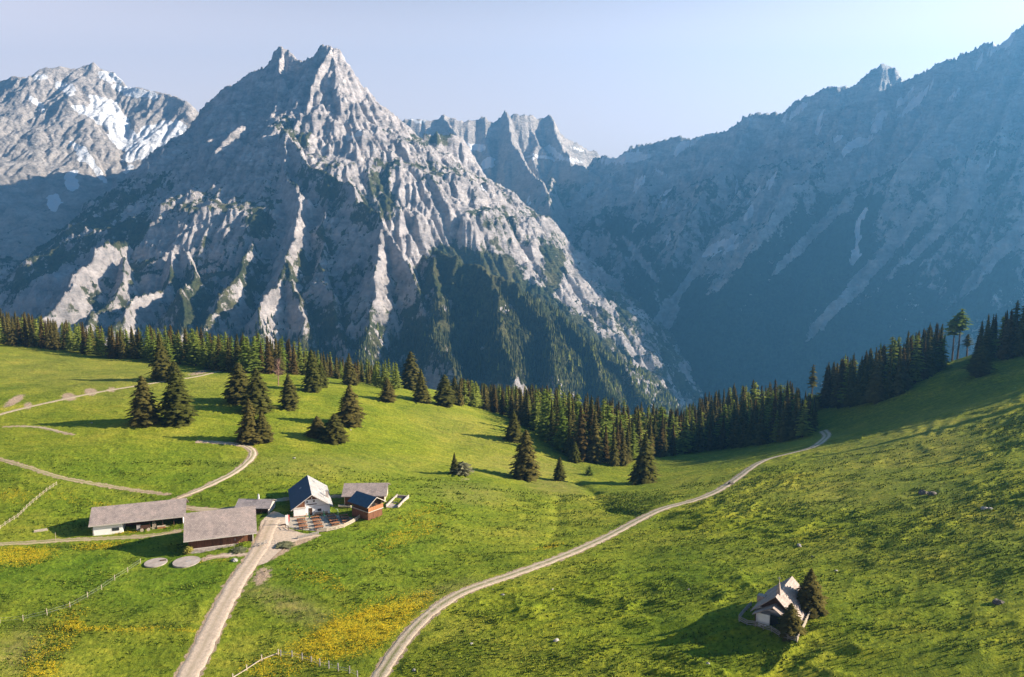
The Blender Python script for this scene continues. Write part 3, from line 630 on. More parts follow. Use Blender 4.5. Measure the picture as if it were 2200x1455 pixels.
# --- left massif with the snow bowl
R4 = [
 [(-500,300,5000),(-250,230,5000),(-80,180,5000),(0,164,5000),(30,160,5000),(52,168,5000),(75,150,5050),(100,144,5050),(150,147,5100),(185,138,5100),(205,131,5100),(225,150,5100),(255,165,5050),(275,182,5000),(330,192,4950),(355,195,4900),(382,211,4850),(410,218,4800),(460,250,4800),(560,300,4800)],
 [(60,160,5000),(90,250,4700),(120,330,4400),(150,420,4100),(190,500,3800)],
 [(-80,180,5000),(-60,300,4500),(-20,420,4100),(20,520,3800)],
 [(150,147,5100),(165,230,4800),(205,300,4500),(215,360,4250)],
 [(330,192,4950),(322,235,4750),(312,262,4650)],
 [(260,170,5050),(262,225,4850),(275,255,4700)],
]
SN4 = [(235,250,60,28,45,1.3),(262,290,38,24,50,1.25),(330,300,75,30,-25,1.2),(300,320,46,22,-20,1.0),(140,190,26,10,30,.9),(90,165,14,12,0,.6),(185,240,30,12,30,.7),(235,165,34,10,15,.8),(290,195,70,14,12,.55),(190,345,12,60,-42,.9),(155,390,18,22,0,.9),(118,435,16,22,0,.9),(85,225,30,8,50,.6),(275,365,16,9,-30,.8),(210,370,40,8,45,.6)]
R4 = [[(u, v, d * .8) for u, v, d in r] for r in R4]
X, Y, Z, vg, sn, sh, h4 = mountain(R4, (-3800, -900, 2640, 4500), 10.0, (-420, 640, 620, 2680, 4450, 320), (.4, 160, .58), (9, 100), 30, 41, SN4, [], [(150,250,400,200,0,.7)], -.25, .55, 16, (14000, 2), (4, .5), .6)
me = mesh_np("mountain", np.c_[X, Y, Z], grid_quads(*sh), True, dict(veg=vg, snow=sn))
tag(link("mountain", me, None, M_rock_far), kind='structure')
# --- valley floor, one sheet to the horizon
gx, gy = np.meshgrid(np.linspace(-14000, 14000, 90), np.linspace(-3000, 16000, 70))
gz = -480 + 12 * fbm(gx / 900, gy / 900, 7, 3)
M_floor = simple("valley forest floor", (.05, .07, .03), .3, .01)
tag(link("valley_floor", mesh_np("valley_floor", np.c_[gx.ravel(), gy.ravel(), gz.ravel()], grid_quads(70, 90)), None, M_floor), kind='structure')
# ------------------------------------------------------------------ trees
def leaf_mat(name, c1, c2, trans, seedcol=None):
    m = bpy.data.materials.new(name); m.use_nodes = True; n = m.node_tree.nodes; l = m.node_tree.links; n.clear()
    out = N(n, "ShaderNodeOutputMaterial"); d = N(n, "ShaderNodeBsdfDiffuse"); t = N(n, "ShaderNodeBsdfTranslucent"); mx = N(n, "ShaderNodeMixShader")
    oi = N(n, "ShaderNodeObjectInfo")
    c = mix(n, l, oi.outputs['Random'], c1, c2)
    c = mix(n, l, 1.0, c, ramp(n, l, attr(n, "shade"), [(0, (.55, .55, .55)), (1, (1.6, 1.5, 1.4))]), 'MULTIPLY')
    l.new(c, d.inputs[0]); l.new(mix(n, l, 1.0, c, (1.5, 1.4, .7), 'MULTIPLY'), t.inputs[0]); mx.inputs[0].default_value = trans
    l.new(d.outputs[0], mx.inputs[1]); l.new(t.outputs[0], mx.inputs[2]); l.new(mx.outputs[0], out.inputs[0]); return m
M_spruce = leaf_mat("spruce needles", (.062, .070, .016), (.10, .088, .026), .22)
M_larch = leaf_mat("larch needles", (.13, .19, .03), (.20, .24, .05), .40)
M_brownsp = leaf_mat("brown spruce needles", (.074, .056, .018), (.085, .062, .02), .22)
M_bush = leaf_mat("pale shrub leaves", (.30, .30, .06), (.34, .33, .09), .4)
M_greybush = leaf_mat("grey shrub leaves", (.17, .19, .10), (.2, .2, .12), .3)
M_bark = simple("bark", (.13, .095, .07), .3, 3.0, stretch=(1, 1, .2))
M_palebark = simple("pale bark", (.30, .24, .19), .2, 3.0, stretch=(1, 1, .2))
M_twig = simple("reddish twigs", (.34, .20, .16), .2, 3.0)
def conifer_me(name, seed, prof, whorls=24, per=11, z0=.05, droop=.35, clumps=4, jag=.28, cw=.36, core=.45, gap=0.0, rad=.16):
    rng = random.Random(seed); V = []; Fc = []; S = []
    def tri(a, b, c, s):
        k = len(V); V.extend((a, b, c)); Fc.append((k, k + 1, k + 2)); S.extend((s, s, s))
    for w in range(whorls):
        zf = z0 + (1 - z0) * ((w + rng.uniform(-.4, .4)) / whorls); zf = min(max(zf, z0), .985)
        R = rad * prof((zf - z0) / (1 - z0)); nb = max(4, int(per * (.45 + .55 * R / rad)))
        a0 = rng.uniform(0, 7)
        lobe = rng.uniform(0, 6.28)
        for k in range(nb):
            if rng.random() < gap: continue
            az = a0 + 6.283 * k / nb + rng.uniform(-.25, .25)
            L = R * rng.uniform(1 - jag, 1 + jag * .8) * (1 + .12 * math.cos(az - lobe)); ca, sa = math.cos(az), math.sin(az)
            sh = rng.random(); zb = zf + rng.uniform(-.012, .012)
            for j in range(clumps):
                t0 = .18 + .82 * j / clumps; t1 = t0 + 1.35 / clumps
                wd = cw * R * (1.1 - .55 * t0) * rng.uniform(.7, 1.2) + .004
                z_0 = zb - droop * L * t0 ** 1.4 + .01; z_1 = zb - droop * L * min(t1, 1.1) ** 1.4 - .012 * rng.random()
                p0 = (ca * L * t0, sa * L * t0, z_0); tip = (ca * L * t1, sa * L * t1, z_1)
                for sgn in (-1, 1):
                    q = (ca * L * (t0 + .08) - sgn * sa * wd, sa * L * (t0 + .08) + sgn * ca * wd, z_0 - wd * .55 + rng.uniform(-.004, .004))
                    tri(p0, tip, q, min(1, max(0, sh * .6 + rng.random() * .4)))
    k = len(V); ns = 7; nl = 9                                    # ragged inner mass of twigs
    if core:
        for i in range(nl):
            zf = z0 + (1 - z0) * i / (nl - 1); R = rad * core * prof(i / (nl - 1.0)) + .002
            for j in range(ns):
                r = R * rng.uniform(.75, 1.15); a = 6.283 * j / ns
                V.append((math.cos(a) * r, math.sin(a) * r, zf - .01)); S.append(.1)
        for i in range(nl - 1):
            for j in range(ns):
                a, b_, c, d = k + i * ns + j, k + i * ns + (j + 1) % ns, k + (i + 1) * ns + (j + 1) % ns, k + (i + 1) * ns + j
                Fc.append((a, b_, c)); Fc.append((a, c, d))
    return mesh_np(name, np.array(V), None, False, dict(shade=S), T=np.array(Fc))
def trunk_me(name, top=.95, r=.016, bend=0.0, limbs=0, seed=0, z_l=(.3, .9), ll=.1):
    mb = MB(); rng = random.Random(seed); K = 5
    for i in range(K):
        a, b = i / K, (i + 1) / K
        mb.bar((bend * a * a, 0, top * a - .02), (bend * b * b, 0, top * b), 2 * r * (1 - .85 * a), n=7, w2=2 * r * (1 - .85 * b))
    for i in range(limbs):
        z = rng.uniform(*z_l); az = rng.uniform(0, 6.28); L = ll * rng.uniform(.5, 1) * (1.15 - z)
        mb.bar((0, 0, z), (math.cos(az) * L, math.sin(az) * L, z + L * rng.uniform(.1, .7)), r * .45, n=3, w2=r * .1)
    me = bpy.data.meshes.new(name); me.from_pydata(mb.v, [], mb.f); me.update(); return me
spf = lambda p: lambda t: (min(1, (t + .03) / .10) ** .5) * (1 - t) ** p + .02
rnd_ = lambda t: (math.sin(math.pi * min(1, max(0, t * .92 + .06))) ** .6)
def PR(kind, crown, trunk, cm, tm): crown.materials.append(cm); trunk.materials.append(tm); return (crown, trunk)
tr_s = trunk_me("trunk")
eggf = lambda p, k: lambda t: (.72 + .28 * min(1, t / k) ** .7) * (1 if t < k else ((1 - t) / (1 - k)) ** p) + .02
SPR = [PR('s', conifer_me("crown", 10 + i, eggf(*q), 28, 13, .03, .40, 4, .26, .36, .62, 0, .15), tr_s, M_spruce, M_bark) for i, q in enumerate(((.62, .2), (.8, .14), (.58, .3), (.65, .25)))]
SPF = [PR('s', conifer_me("crown", 30 + i, spf(q), 19, 9, .06, .4, 3, .3, .42, .5, 0, .14), tr_s, M_spruce, M_bark) for i, q in enumerate((.8, .95, .7, .85, .6))]
SPB = [PR('s', conifer_me("crown", 50 + i, spf(q), 19, 9, .06, .4, 3, .3, .42, .5, 0, .14), tr_s, M_brownsp, M_bark) for i, q in enumerate((.8, .7))]
tr_l = trunk_me("trunk", .95, .014, 0, 14, 5)
LAR = [PR('l', conifer_me("crown", 70 + i, spf(q), 20, 9, .10, .12, 4, .4, .36, .22, .12, .16), tr_l, M_larch, M_bark) for i, q in enumerate((.7, .55, .85, .6))]
tr_t = trunk_me("trunk", .97, .013, .02, 22, 6, (.25, .8), .09)
TALL = [PR('t', conifer_me("crown", 90, lambda t: (.35 + .9 * math.sin(math.pi * min(1, t * .8 + .12))) * (1 - t * .55), 13, 9, .60, .25, 3, .45, .45, .3, .12, .10), tr_t, M_larch, M_bark),
        PR('t', conifer_me("crown", 91, spf(.5), 15, 8, .48, .3, 3, .5, .45, .3, .2, .075), tr_t, M_spruce, M_bark)]
BUSH = [PR('b', conifer_me("crown", 95, rnd_, 12, 12, .02, .1, 4, .35, .4, .5, 0, .5), trunk_me("trunk", .6, .02, 0, 6, 7, (.1, .5), .4), M_bush, M_bark),
        PR('b', conifer_me("crown", 96, rnd_, 10, 12, .02, .1, 4, .35, .4, .4, 0, .55), trunk_me("trunk", .6, .02, 0, 6, 8, (.1, .5), .4), M_greybush, M_bark)]
rngt = random.Random(5)
def tree(name, proto, pos, h, wr=1.0, label=None, cat='tree', group=None, lean=0.03):
    o = empty(name, pos, rngt.uniform(0, 6.28), label=label, cat=cat, group=group)
    o.rotation_euler = (rngt.gauss(0, lean), rngt.gauss(0, lean), rngt.uniform(0, 6.28)); o.scale = (h * wr, h * wr, h)
    for me_, nm in ((proto[0], 'crown'), (proto[1], 'trunk')):
        c = bpy.data.objects.new(nm, me_); COL.objects.link(c); c.parent = o
    return o
def on(u, v):
    p = hit(u, v); return Vector((p.x, p.y, float(HG(p.x, p.y)) - .15))
def by_px(name, proto, u, v, vtop, hw, label, group=None, lean=.012, wrad=None):
    p = on(u, v); k = p.y / F; h = (v - vtop) * k * 1.02
    rad = wrad or {'crown': .15}.get('crown'); w = (hw * k) / (h * rad * .88)
    return tree(name, proto, p, h, w, label, group=group, lean=lean)
HERO = [ # u, v base, v top, half width, variant, label
 (312,911,803,30,0,"broad dark spruce on the left of the pair standing below the dirt track"),
 (382,910,797,32,2,"rounder dark spruce on the right of the pair standing below the dirt track"),
 (350,815,714,24,1,"tall spruce rising above the crest wood beside the dirt track"),
 (376,820,772,15,3,"short spruce growing into the right side of the tall one by the dirt track"),
 (515,866,776,27,2,"wide spruce with a thin spire, back left of the cluster of four"),
 (552,884,786,29,0,"wide rounded spruce, back right of the cluster of four on the slope"),
 (538,950,851,27,1,"front left spruce of the cluster of four, foot near the track bend"),
 (564,950,878,20,3,"lower spruce at the right edge of the cluster of four near the track bend"),
 (622,877,800,18,2,"slim oval spruce alone on the slope below the dead reddish tree"),
 (672,840,747,19,0,"pointed dark spruce, taller of two growing together mid slope"),
 (690,832,778,15,3,"lower spruce tucked against the right of the pointed dark one"),
 (752,827,757,16,1,"small pointed spruce on the upper slope right of the grown-together two"),
 (753,915,825,25,2,"bell shaped spruce with a narrow tip, behind the two low ones"),
 (682,937,889,19,3,"low bushy spruce, left of the two low ones on the lower slope"),
 (719,947,883,24,0,"low cone shaped spruce, right of the two low ones on the lower slope"),
 (833,861,808,16,3,"small ragged spruce alone between the slender larches and the forest end"),
 (884,836,752,22,0,"dense tall spruce at the left end of the forest edge"),
 (906,864,790,18,1,"spruce just below the dense tall one at the left end of the forest edge"),
 (955,872,802,20,2,"broad spruce standing in the gap before the forest edge"),
 (977,868,806,12,3,"narrow spruce close beside the broad one before the forest edge"),
 (1104,947,878,19,1,"brownish spruce partly behind the big lone one before the forest"),
 (1128,1030,916,27,0,"big lone spruce in the meadow left of the narrow gully"),
 (1383,1037,924,27,1,"big lone spruce at the meadow edge right of the gully, before the dark forest"),
 (1202,1033,978,12,3,"small sparse spruce between the two big lone ones"),
 (1234,992,945,12,0,"little spruce in the forest shade above the small sparse one"),
 (977,1018,968,10,1,"small pointed young spruce beside the grey bush in the meadow"),
 (1737,1312,1212,33,1,"tall spruce right behind the fenced chapel"),
 (1697,1366,1284,24,2,"dense small spruce in front of the chapel inside its fence"),
 (2104,806,738,22,2,"brownish broad spruce alone in the shade below the right-hand crest"),
]
for u, v, vt, hw, k, lb in HERO: by_px("spruce_tree", SPR[k], u, v, vt, hw, lb)
o = by_px("larch_tree", LAR[3], 1267, 1021, 997, 9, "tiny bright green larch at the forest foot by the gully")
o = by_px("bush", BUSH[1], 994, 1019, 988, 17, "round grey green bush beside the small pointed young spruce", wrad=.5); o['category'] = 'bush'
o = by_px("shrub_tree", BUSH[0], 1772, 872, 836, 24, "pale yellow green shrub tree where the road enters the forest", wrad=.5)
o = by_px("shrub_tree", BUSH[0], 1750, 885, 848, 12, "smaller pale shrub left of the pale shrub tree at the road gap", wrad=.5)
o = by_px("bush", BUSH[0], 405, 1190, 1170, 9, "bright yellow green bush at the stone corner of the big barn", wrad=.5); o['category'] = 'bush'
o = by_px("bush", BUSH[1], 515, 1184, 1176, 12, "low dark green bush along the stone base of the big barn", wrad=.5); o['category'] = 'bush'
o = by_px("bush", BUSH[1], 612, 1172, 1164, 14, "dark green bush beside the lower rail fence by the junction", wrad=.5); o['category'] = 'bush'
for u, v, vt, k, lb in ((1744,862,768,1,"very slender lone pine with a bare trunk at the gap in the forest"),(2046,768,668,0,"tall bare trunked pine with a rounded crown, left of the leaning two"),(2057,768,656,0,"tall bare trunked pine with the biggest rounded crown on the right crest"),
   (2078,756,706,1,"short slender pine right of the tall round crowned two"),(2176,752,640,1,"tall thin crowned pine beside the right edge on the crest"),(2196,750,642,1,"tall pine at the very right edge of the crest")):
    by_px("pine_tree", TALL[k], u, v, vt, 15 if k == 0 else 11, lb, wrad=.10 if k == 0 else .075)
# dead reddish tree
def bare_tree(u, v, vt, label):
    p = on(u, v); h = (v - vt) * p.y / F * 1.05; root = empty("bare_tree", p, 0, label=label, cat='tree'); r = random.Random(4)
    t = MB(); t.bar((0, 0, -.3), (.2, 0, h * .5), .5, n=6, w2=.25); t.bar((.2, 0, h * .5), (.1, .1, h), .25, n=6, w2=.05); t.build("trunk", M_twig, root)
    c = MB()
    for i in range(70):
        z = r.uniform(.22, .95) * h; a = r.uniform(0, 6.28); L = (h - z * .75) * r.uniform(.15, .42)
        q = Vector((.15 + math.cos(a) * L, math.sin(a) * L, z + L * r.uniform(.2, .9))); c.bar((.15, 0, z), q, .09, n=3, w2=.03)
        for k in range(4):
            s = Vector((.15, 0, z)).lerp(q, r.uniform(.4, 1)); c.bar(s, s + Vector((r.uniform(-.6, .6), r.uniform(-.6, .6), r.uniform(.1, .9))), .05, n=3, w2=.02)
    c.build("crown", M_twig, root)
bare_tree(598, 828, 772, "bare reddish leafless tree in front of the crest wood")
# woods --------------------------------------------------------------
CAND = []                                # (x, y, z, h, kind, area)
def wood(n, us, near, deep, gap, hh, skyv, area, larch, seed, brown=.15):
    r = random.Random(seed); kept = []
    for _ in range(n * 30):
        if len(kept) >= n: break
        u = r.uniform(us[0], us[-1]); d0 = float(np.interp(u, *near)); d = d0 + (deep if isinstance(deep, (int, float)) else float(np.interp(u, *deep))) * r.random() ** 1.15
        x = (u - CU) / F * d; g = gap * (1 + .25 * (d - d0) / 60)
        if any((x - a) ** 2 + (d - b_) ** 2 < g * g for a, b_ in kept): continue
        if np.min(np.hypot(RL['valley'][0][:, 0] - x, RL['valley'][0][:, 1] - d)) < 4.5: continue
        z = float(HG(x, d)); top = float(np.interp(u, *skyv)); base_v = proj(x, d, z)[1]
        h = r.uniform(*hh); hmax = (base_v - top) * d / F * 1.0
        if hmax < 5: kept.append((x, d)); continue
        h = min(h, hmax * r.uniform(.8, 1.04))
        if h < 5: kept.append((x, d)); continue
        kept.append((x, d)); q = r.random(); CAND.append((x, d, z - .3, h, 'l' if q < larch else ('b' if q < larch + brown else 's'), area))
def at_v(pts):                           # front edge given by pixels -> (u, depth)
    us, ds = [], []
    for u, v in pts:
        p = hit(u, v); us.append(u); ds.append(p.y)
    return us, ds
crest = at_v([(-60,738),(0,741),(60,747),(120,755),(200,766),(300,779),(400,783),(480,800),(560,806),(640,806)])
wood(215, (-60, 640), crest, 48, 3.3, (16, 22), ([-60,0,100,200,260,330,430,500,560,640],[650,660,678,690,700,690,700,705,700,712]), 'crest', .34, 3, .25)
wood(45, (640, 800), ([640, 700, 800], [400, 410, 410]), 60, 5, (9, 15), ([640,690,720,760,800],[712,735,765,765,770]), 'crest', .3, 4)
wood(9, (800, 850), ([800, 850], [372, 372]), 25, 4, (13, 17), ([800, 850], [752, 765]), 'slender', .9, 5)
mid = at_v([(985,872),(1040,880),(1100,900),(1180,950),(1230,985),(1290,1000),(1345,1002),(1420,984),(1500,972),(1600,958),(1690,948),(1762,930)])
wood(560, (985, 1766), mid, 130, 4.4, (14, 25), ([985,1050,1100,1200,1300,1400,1480,1520,1560,1640,1700,1766],[808,820,824,818,838,862,872,840,818,806,806,850]), 'mid', .27, 6, .22)
rt = at_v([(1788,872),(1850,868),(1900,858),(1960,838),(2034,796)])
wood(110, (1786, 2036), rt, ([1786, 2036], [45, 40]), 3.6, (18, 25), ([1786,1830,1860,1900,1950,2000,2022,2036],[760,746,730,718,700,676,678,700]), 'right', .14, 8, .3)
rt2 = ([2112, 2200, 2267, 2500, 2753, 2850], [322, 320, 321, 291, 264, 254])
wood(26, (2112, 2230), rt2, 45, 3.6, (18, 24), ([2112,2130,2165,2200,2700],[700,660,655,665,640]), 'right2', .05, 9, .3)
wood(190, (2230, 2830), rt2, 55, 4.2, (20, 26), ([2200, 2900],[300, 200]), 'right2', .05, 19, .3)
for u, v, h in ((2290, 850, 20), (2330, 905, 22), (2270, 980, 14), (2380, 960, 20), (2480, 1000, 22), (2440, 870, 22)):
    pass
for x_, y_, h_ in ((203, 240, 20), (188, 205, 16)): CAND.append((x_, y_, float(HG(x_, y_)) - .3, h_, 's', 'right2'))
CAND.sort(key=lambda c: (c[1]) if c[5] != 'crest' else c[1] - 60)
INFO = {
 ('crest', 's'): ("dark spruce in the crest wood along the top of the left meadow", "dark spruces in the crest wood"),
 ('crest', 'b'): ("brownish spruce in the crest wood along the top of the left meadow", "brownish spruces in the crest wood"),
 ('crest', 'l'): ("bright green larch in the crest wood along the top of the left meadow", "green larches in the crest wood"),
 ('slender', 'l'): ("slender light green larch standing loose behind the small ragged spruce", "slender larches on the saddle"),
 ('slender', 's'): ("slender dark spruce standing among the loose larches on the saddle", "slender spruces on the saddle"),
 ('slender', 'b'): ("slender brown spruce standing among the loose larches on the saddle", "brown spruces on the saddle"),
 ('mid', 's'): ("dark spruce packed in the valley forest beside the end of the gravel road", "dark spruces in the valley forest"),
 ('mid', 'b'): ("rust brown spruce packed in the valley forest beside the end of the gravel road", "brown spruces in the valley forest"),
 ('mid', 'l'): ("fresh green larch packed in the valley forest beside the end of the gravel road", "green larches in the valley forest"),
 ('right', 's'): ("tall dark spruce in the dense stand on the shaded right hillside", "dark spruces on the right hillside"),
 ('right', 'b'): ("tall brownish spruce in the dense stand on the shaded right hillside", "brown spruces on the right hillside"),
 ('right', 'l'): ("tall green larch in the dense stand on the shaded right hillside", "larches on the right hillside"),
 ('right2', 's'): ("tall dark spruce on the crest by the right edge of the photo", "dark spruces by the right edge"),
 ('right2', 'b'): ("tall brownish spruce on the crest by the right edge of the photo", "brown spruces by the right edge"),
 ('right2', 'l'): ("tall green larch on the crest by the right edge of the photo", "larches by the right edge")}
STUFF = []; used = 0
for c in CAND:
    u, v = proj(c[0], c[1], c[2] + c[3])
    if used < 290 and -30 < u < 2220:
        used += 1; k = rngt.randrange(9); proto = {'s': SPF, 'b': SPB, 'l': LAR}[c[4]]; proto = proto[k % len(proto)]
        lb, gp = INFO[(c[5], c[4])]
        if c[5] == 'slender' and c[4] == 'l': proto = LAR[k % 4]
        wr = rngt.uniform(.95, 1.4) * (1.12 if c[4] == 'l' else 1) * (1.15 if c[3] < 13 else 1)
        if c[5] == 'slender': wr *= .8
        tree({'s': 'spruce_tree', 'b': 'spruce_tree', 'l': 'larch_tree'}[c[4]], proto, (c[0], c[1], c[2]), c[3], wr, lb, 'tree', gp, .02)
    else: STUFF.append(c)
def merged(name, items, protos, cmat, label):
    Vs, Ts, Ss, off = [], [], [], 0; r = random.Random(8)
    for c in items:
        me_ = protos[r.randrange(len(protos))]; nv = len(me_.vertices); co_ = np.empty(nv * 3, np.float32); me_.vertices.foreach_get("co", co_); co_ = co_.reshape(-1, 3)
        sh_ = np.empty(nv, np.float32); me_.attributes["shade"].data.foreach_get("value", sh_); ti = np.empty(len(me_.polygons) * 3, np.int32); me_.loops.foreach_get("vertex_index", ti)
        a = r.uniform(0, 6.28); w = c[3] * r.uniform(.95, 1.4); ca, sa = math.cos(a), math.sin(a)
        Vs.append(np.c_[(co_[:, 0] * ca - co_[:, 1] * sa) * w + c[0], (co_[:, 0] * sa + co_[:, 1] * ca) * w + c[1], co_[:, 2] * c[3] + c[2]])
        Ts.append(ti.reshape(-1, 3) + off); off += nv; Ss.append(np.clip(sh_ * r.uniform(.6, 1.5), 0, 1))
    if not Vs: return
    me = mesh_np(name, np.concatenate(Vs), None, False, dict(shade=np.concatenate(Ss)), T=np.concatenate(Ts))
    tag(link(name, me, None, cmat), kind='stuff')
for k, mt in (('s', M_spruce), ('b', M_brownsp), ('l', M_larch)):
    merged("forest", [c for c in STUFF if c[4] == k], [q[0] for q in {'s': SPF, 'b': SPB, 'l': LAR}[k]], mt, "")
# far forest on the foot of the peak
def far_forest():
    X, Y, Z, vg, h = M1; rng = np.random.default_rng(3); PU, PV = proj(X, Y, Z)
    dens = pell(PU, PV, [(1230,770,190,75,36,1.2),(1080,740,110,80,10,.9),(980,720,60,110,0,.7),(880,760,90,60,0,.5),(700,760,180,60,0,.4),(40,650,70,30,0,.8),(1380,850,120,50,38,1.3),(1160,690,60,60,40,.8),(450,700,200,40,0,.3)])
    x0, y0 = -1300, 1180; n = 190000
    x = rng.uniform(x0, 800, n); y = rng.uniform(y0, 2150, n)
    z = bil(h, -2700, 1150, 5.5, x, y); pu, pv = proj(x, y, z)
    d = pell(pu, pv, [(1230,780,190,80,36,1.2),(1080,750,110,85,10,.8),(980,740,60,100,0,.55),(880,760,90,60,0,.4),(720,760,180,60,0,.3),(1400,860,130,50,38,1.3),(1180,690,70,45,38,.9),(480,720,200,35,0,.2)])
    d = d * (.65 + .8 * fbm(x / 60, y / 60, 17, 3)); k = (rng.random(n) < d * .55) & (pu > -60) & (pu < 1650) & (z > -480)
    x, y, z, pu, pv = x[k], y[k], z[k], pu[k], pv[k]
    if len(x) > 22000:
        s = rng.choice(len(x), 22000, False); x, y, z, pu, pv = x[s], y[s], z[s], pu[s], pv[s]
    N_ = len(x); hh = rng.uniform(9, 19, N_); a0 = rng.uniform(0, 6.28, N_); vs = []; ts = []; sh = []
    tmpl = []; r = random.Random(2)
    for lev, (zb, zt, rr) in enumerate(((.05, .55, .2), (.35, .8, .15), (.62, 1.0, .1))):
        for j in range(5): tmpl.append((lev, j, zb, zt, rr))
    V = np.zeros((N_, 3 * 6, 3)); T = []
    for lev, (zb, zt, rr) in enumerate(((.03, .6, .2), (.32, .83, .155), (.6, 1.0, .10))):
        for j in range(5):
            a = a0 + 6.283 * j / 5 + lev; q = rng.uniform(.7, 1.2, N_) * rr * hh
            V[:, lev * 6 + j] = np.c_[x + np.cos(a) * q, y + np.sin(a) * q, z - 1 + hh * (zb + rng.uniform(-.04, .04, N_))]
            T.append((lev * 6 + j, lev * 6 + (j + 1) % 5, lev * 6 + 5))
        V[:, lev * 6 + 5] = np.c_[x + rng.uniform(-.3, .3, N_), y, z - 1 + hh * zt]
    T = np.array(T); TT = (T[None] + (np.arange(N_) * 18)[:, None, None])
    pale = rng.random(N_) < np.clip((pu - 1150) / 420 + .12 * (pv > 760), .05, .72)
    for nm, mk, mt in (("far_forest", ~pale, M_farsp), ("far_forest", pale, M_farla)):
        idx = np.where(mk)[0]; Vv = V[idx].reshape(-1, 3); Tt = (T[None] + (np.arange(len(idx)) * 18)[:, None, None]).reshape(-1, 3)
        me = mesh_np(nm, Vv, None, False, dict(shade=np.repeat(rng.random(len(idx)), 18)), T=Tt); tag(link(nm, me, None, mt), kind='stuff')
M_farsp = leaf_mat("distant spruce needles", (.055, .062, .022), (.055, .062, .022), .15)
M_farla = leaf_mat("distant larch needles", (.15, .17, .04), (.15, .17, .04), .3)
far_forest()
# ------------------------------------------------------------------ materials for buildings and small things
def plank_mat(name, c, sc=1.0, axis='x', var=.3):
    m, n, l, b = new_mat(name)
    st = {'x': (.25, 1, 5.5), 'z': (5.5, 5.5, .3)}[axis]; co = objco(n, tuple(q * sc for q in st), l)
    f = ntex(n, l, co, 1.6, 5, .6); col = ramp(n, l, f, [(.3, tuple(q * .5 for q in c)), (.5, c), (.72, tuple(q * 1.45 for q in c))])
    l.new(col, b.inputs['Base Color']); bump(n, l, b, f, .6, .05); return m
def shingle_mat(name, c, d):
    m, n, l, b = new_mat(name); co = objco(n)
    br = N(n, "ShaderNodeTexBrick"); br.offset = .5; br.inputs['Scale'].default_value = 1; br.inputs['Brick Width'].default_value = .42; br.inputs['Row Height'].default_value = .30
    br.inputs['Mortar Size'].default_value = .02; br.inputs['Color1'].default_value = (*c, 1); br.inputs['Color2'].default_value = (*(q * .8 for q in c), 1); br.inputs['Mortar'].default_value = (*d, 1)
    l.new(co, br.inputs[0])
    c2 = mix(n, l, 1.0, br.outputs[0], ramp(n, l, ntex(n, l, co, .5, 6, .7), [(.3, (.68, .68, .7)), (.5, (1, 1, 1)), (.7, (1.28, 1.22, 1.2))]), 'MULTIPLY')
    c2 = mix(n, l, 1.0, c2, ramp(n, l, ntex(n, l, co, 4.5, 3, .6), [(.35, (.82, .82, .82)), (.65, (1.15, 1.15, 1.15))]), 'MULTIPLY')
    l.new(c2, b.inputs['Base Color']); bump(n, l, b, br.outputs['Fac'], .5, -.03); return m
M_shing = shingle_mat("weathered shingles", (.34, .28, .255), (.18, .15, .135))
M_shing2 = shingle_mat("old grey shingles", (.33, .29, .285), (.17, .15, .15))
M_slate = shingle_mat("grey eternit roof", (.42, .40, .38), (.28, .27, .26))
M_blue = simple("blue roof sheet and roof shade", (.035, .08, .14), .15, 1.2, .6)  # house left slope: shade and sky tint painted in; hut: its own blue
M_dwood = plank_mat("dark brown boards", (.085, .045, .028))
M_rwood = plank_mat("red brown boards", (.12, .052, .028), 1, 'z')
M_rwood2 = plank_mat("orange brown boards", (.17, .075, .04), 1, 'z')
M_owood = plank_mat("orange table wood", (.36, .16, .075), 2)
M_pale = plank_mat("bleached wood", (.48, .40, .30), 2)
M_grey = plank_mat("grey weathered wood", (.27, .25, .23), 2)
M_white = simple("white plaster", (.82, .82, .80), .06, .6, bmp=.01)
M_trim = simple("pale trim boards", (.5, .45, .4), .12, 3)
M_stone = simple("rubble stone", (.36, .31, .28), .35, 1.8, bmp=.1)
M_conc = simple("pale concrete", (.40, .34, .30), .22, .7, bmp=.02)
M_dirtd = simple("dark slurry", (.06, .055, .06), .2, 1.2)
M_dark = simple("dark void", (.02, .018, .017), .2, 1.0)
M_metal = simple("dull metal", (.35, .35, .36), .15, 3.0, .45)
M_green = simple("folded green cloth", (.02, .10, .06), .2, 5)
M_lgreen = simple("pale green paint", (.42, .55, .45), .1, 4)
M_red = simple("red cloth", (.62, .05, .05), .12, 4)
M_wcloth = simple("white cloth", (.78, .77, .75), .05, 4)
M_rock_s = simple("pale boulder rock", (.38, .35, .32), .3, 2.5, bmp=.05)
M_rock_d = simple("dark boulder rock", (.14, .12, .10), .3, 2.5, bmp=.05)
mg, n_, l_, b_ = new_mat("window glass"); b_.inputs['Base Color'].default_value = (.02, .03, .04, 1); b_.inputs['Roughness'].default_value = .08; b_.inputs['Specular IOR Level'].default_value = .5
M_glass = mg
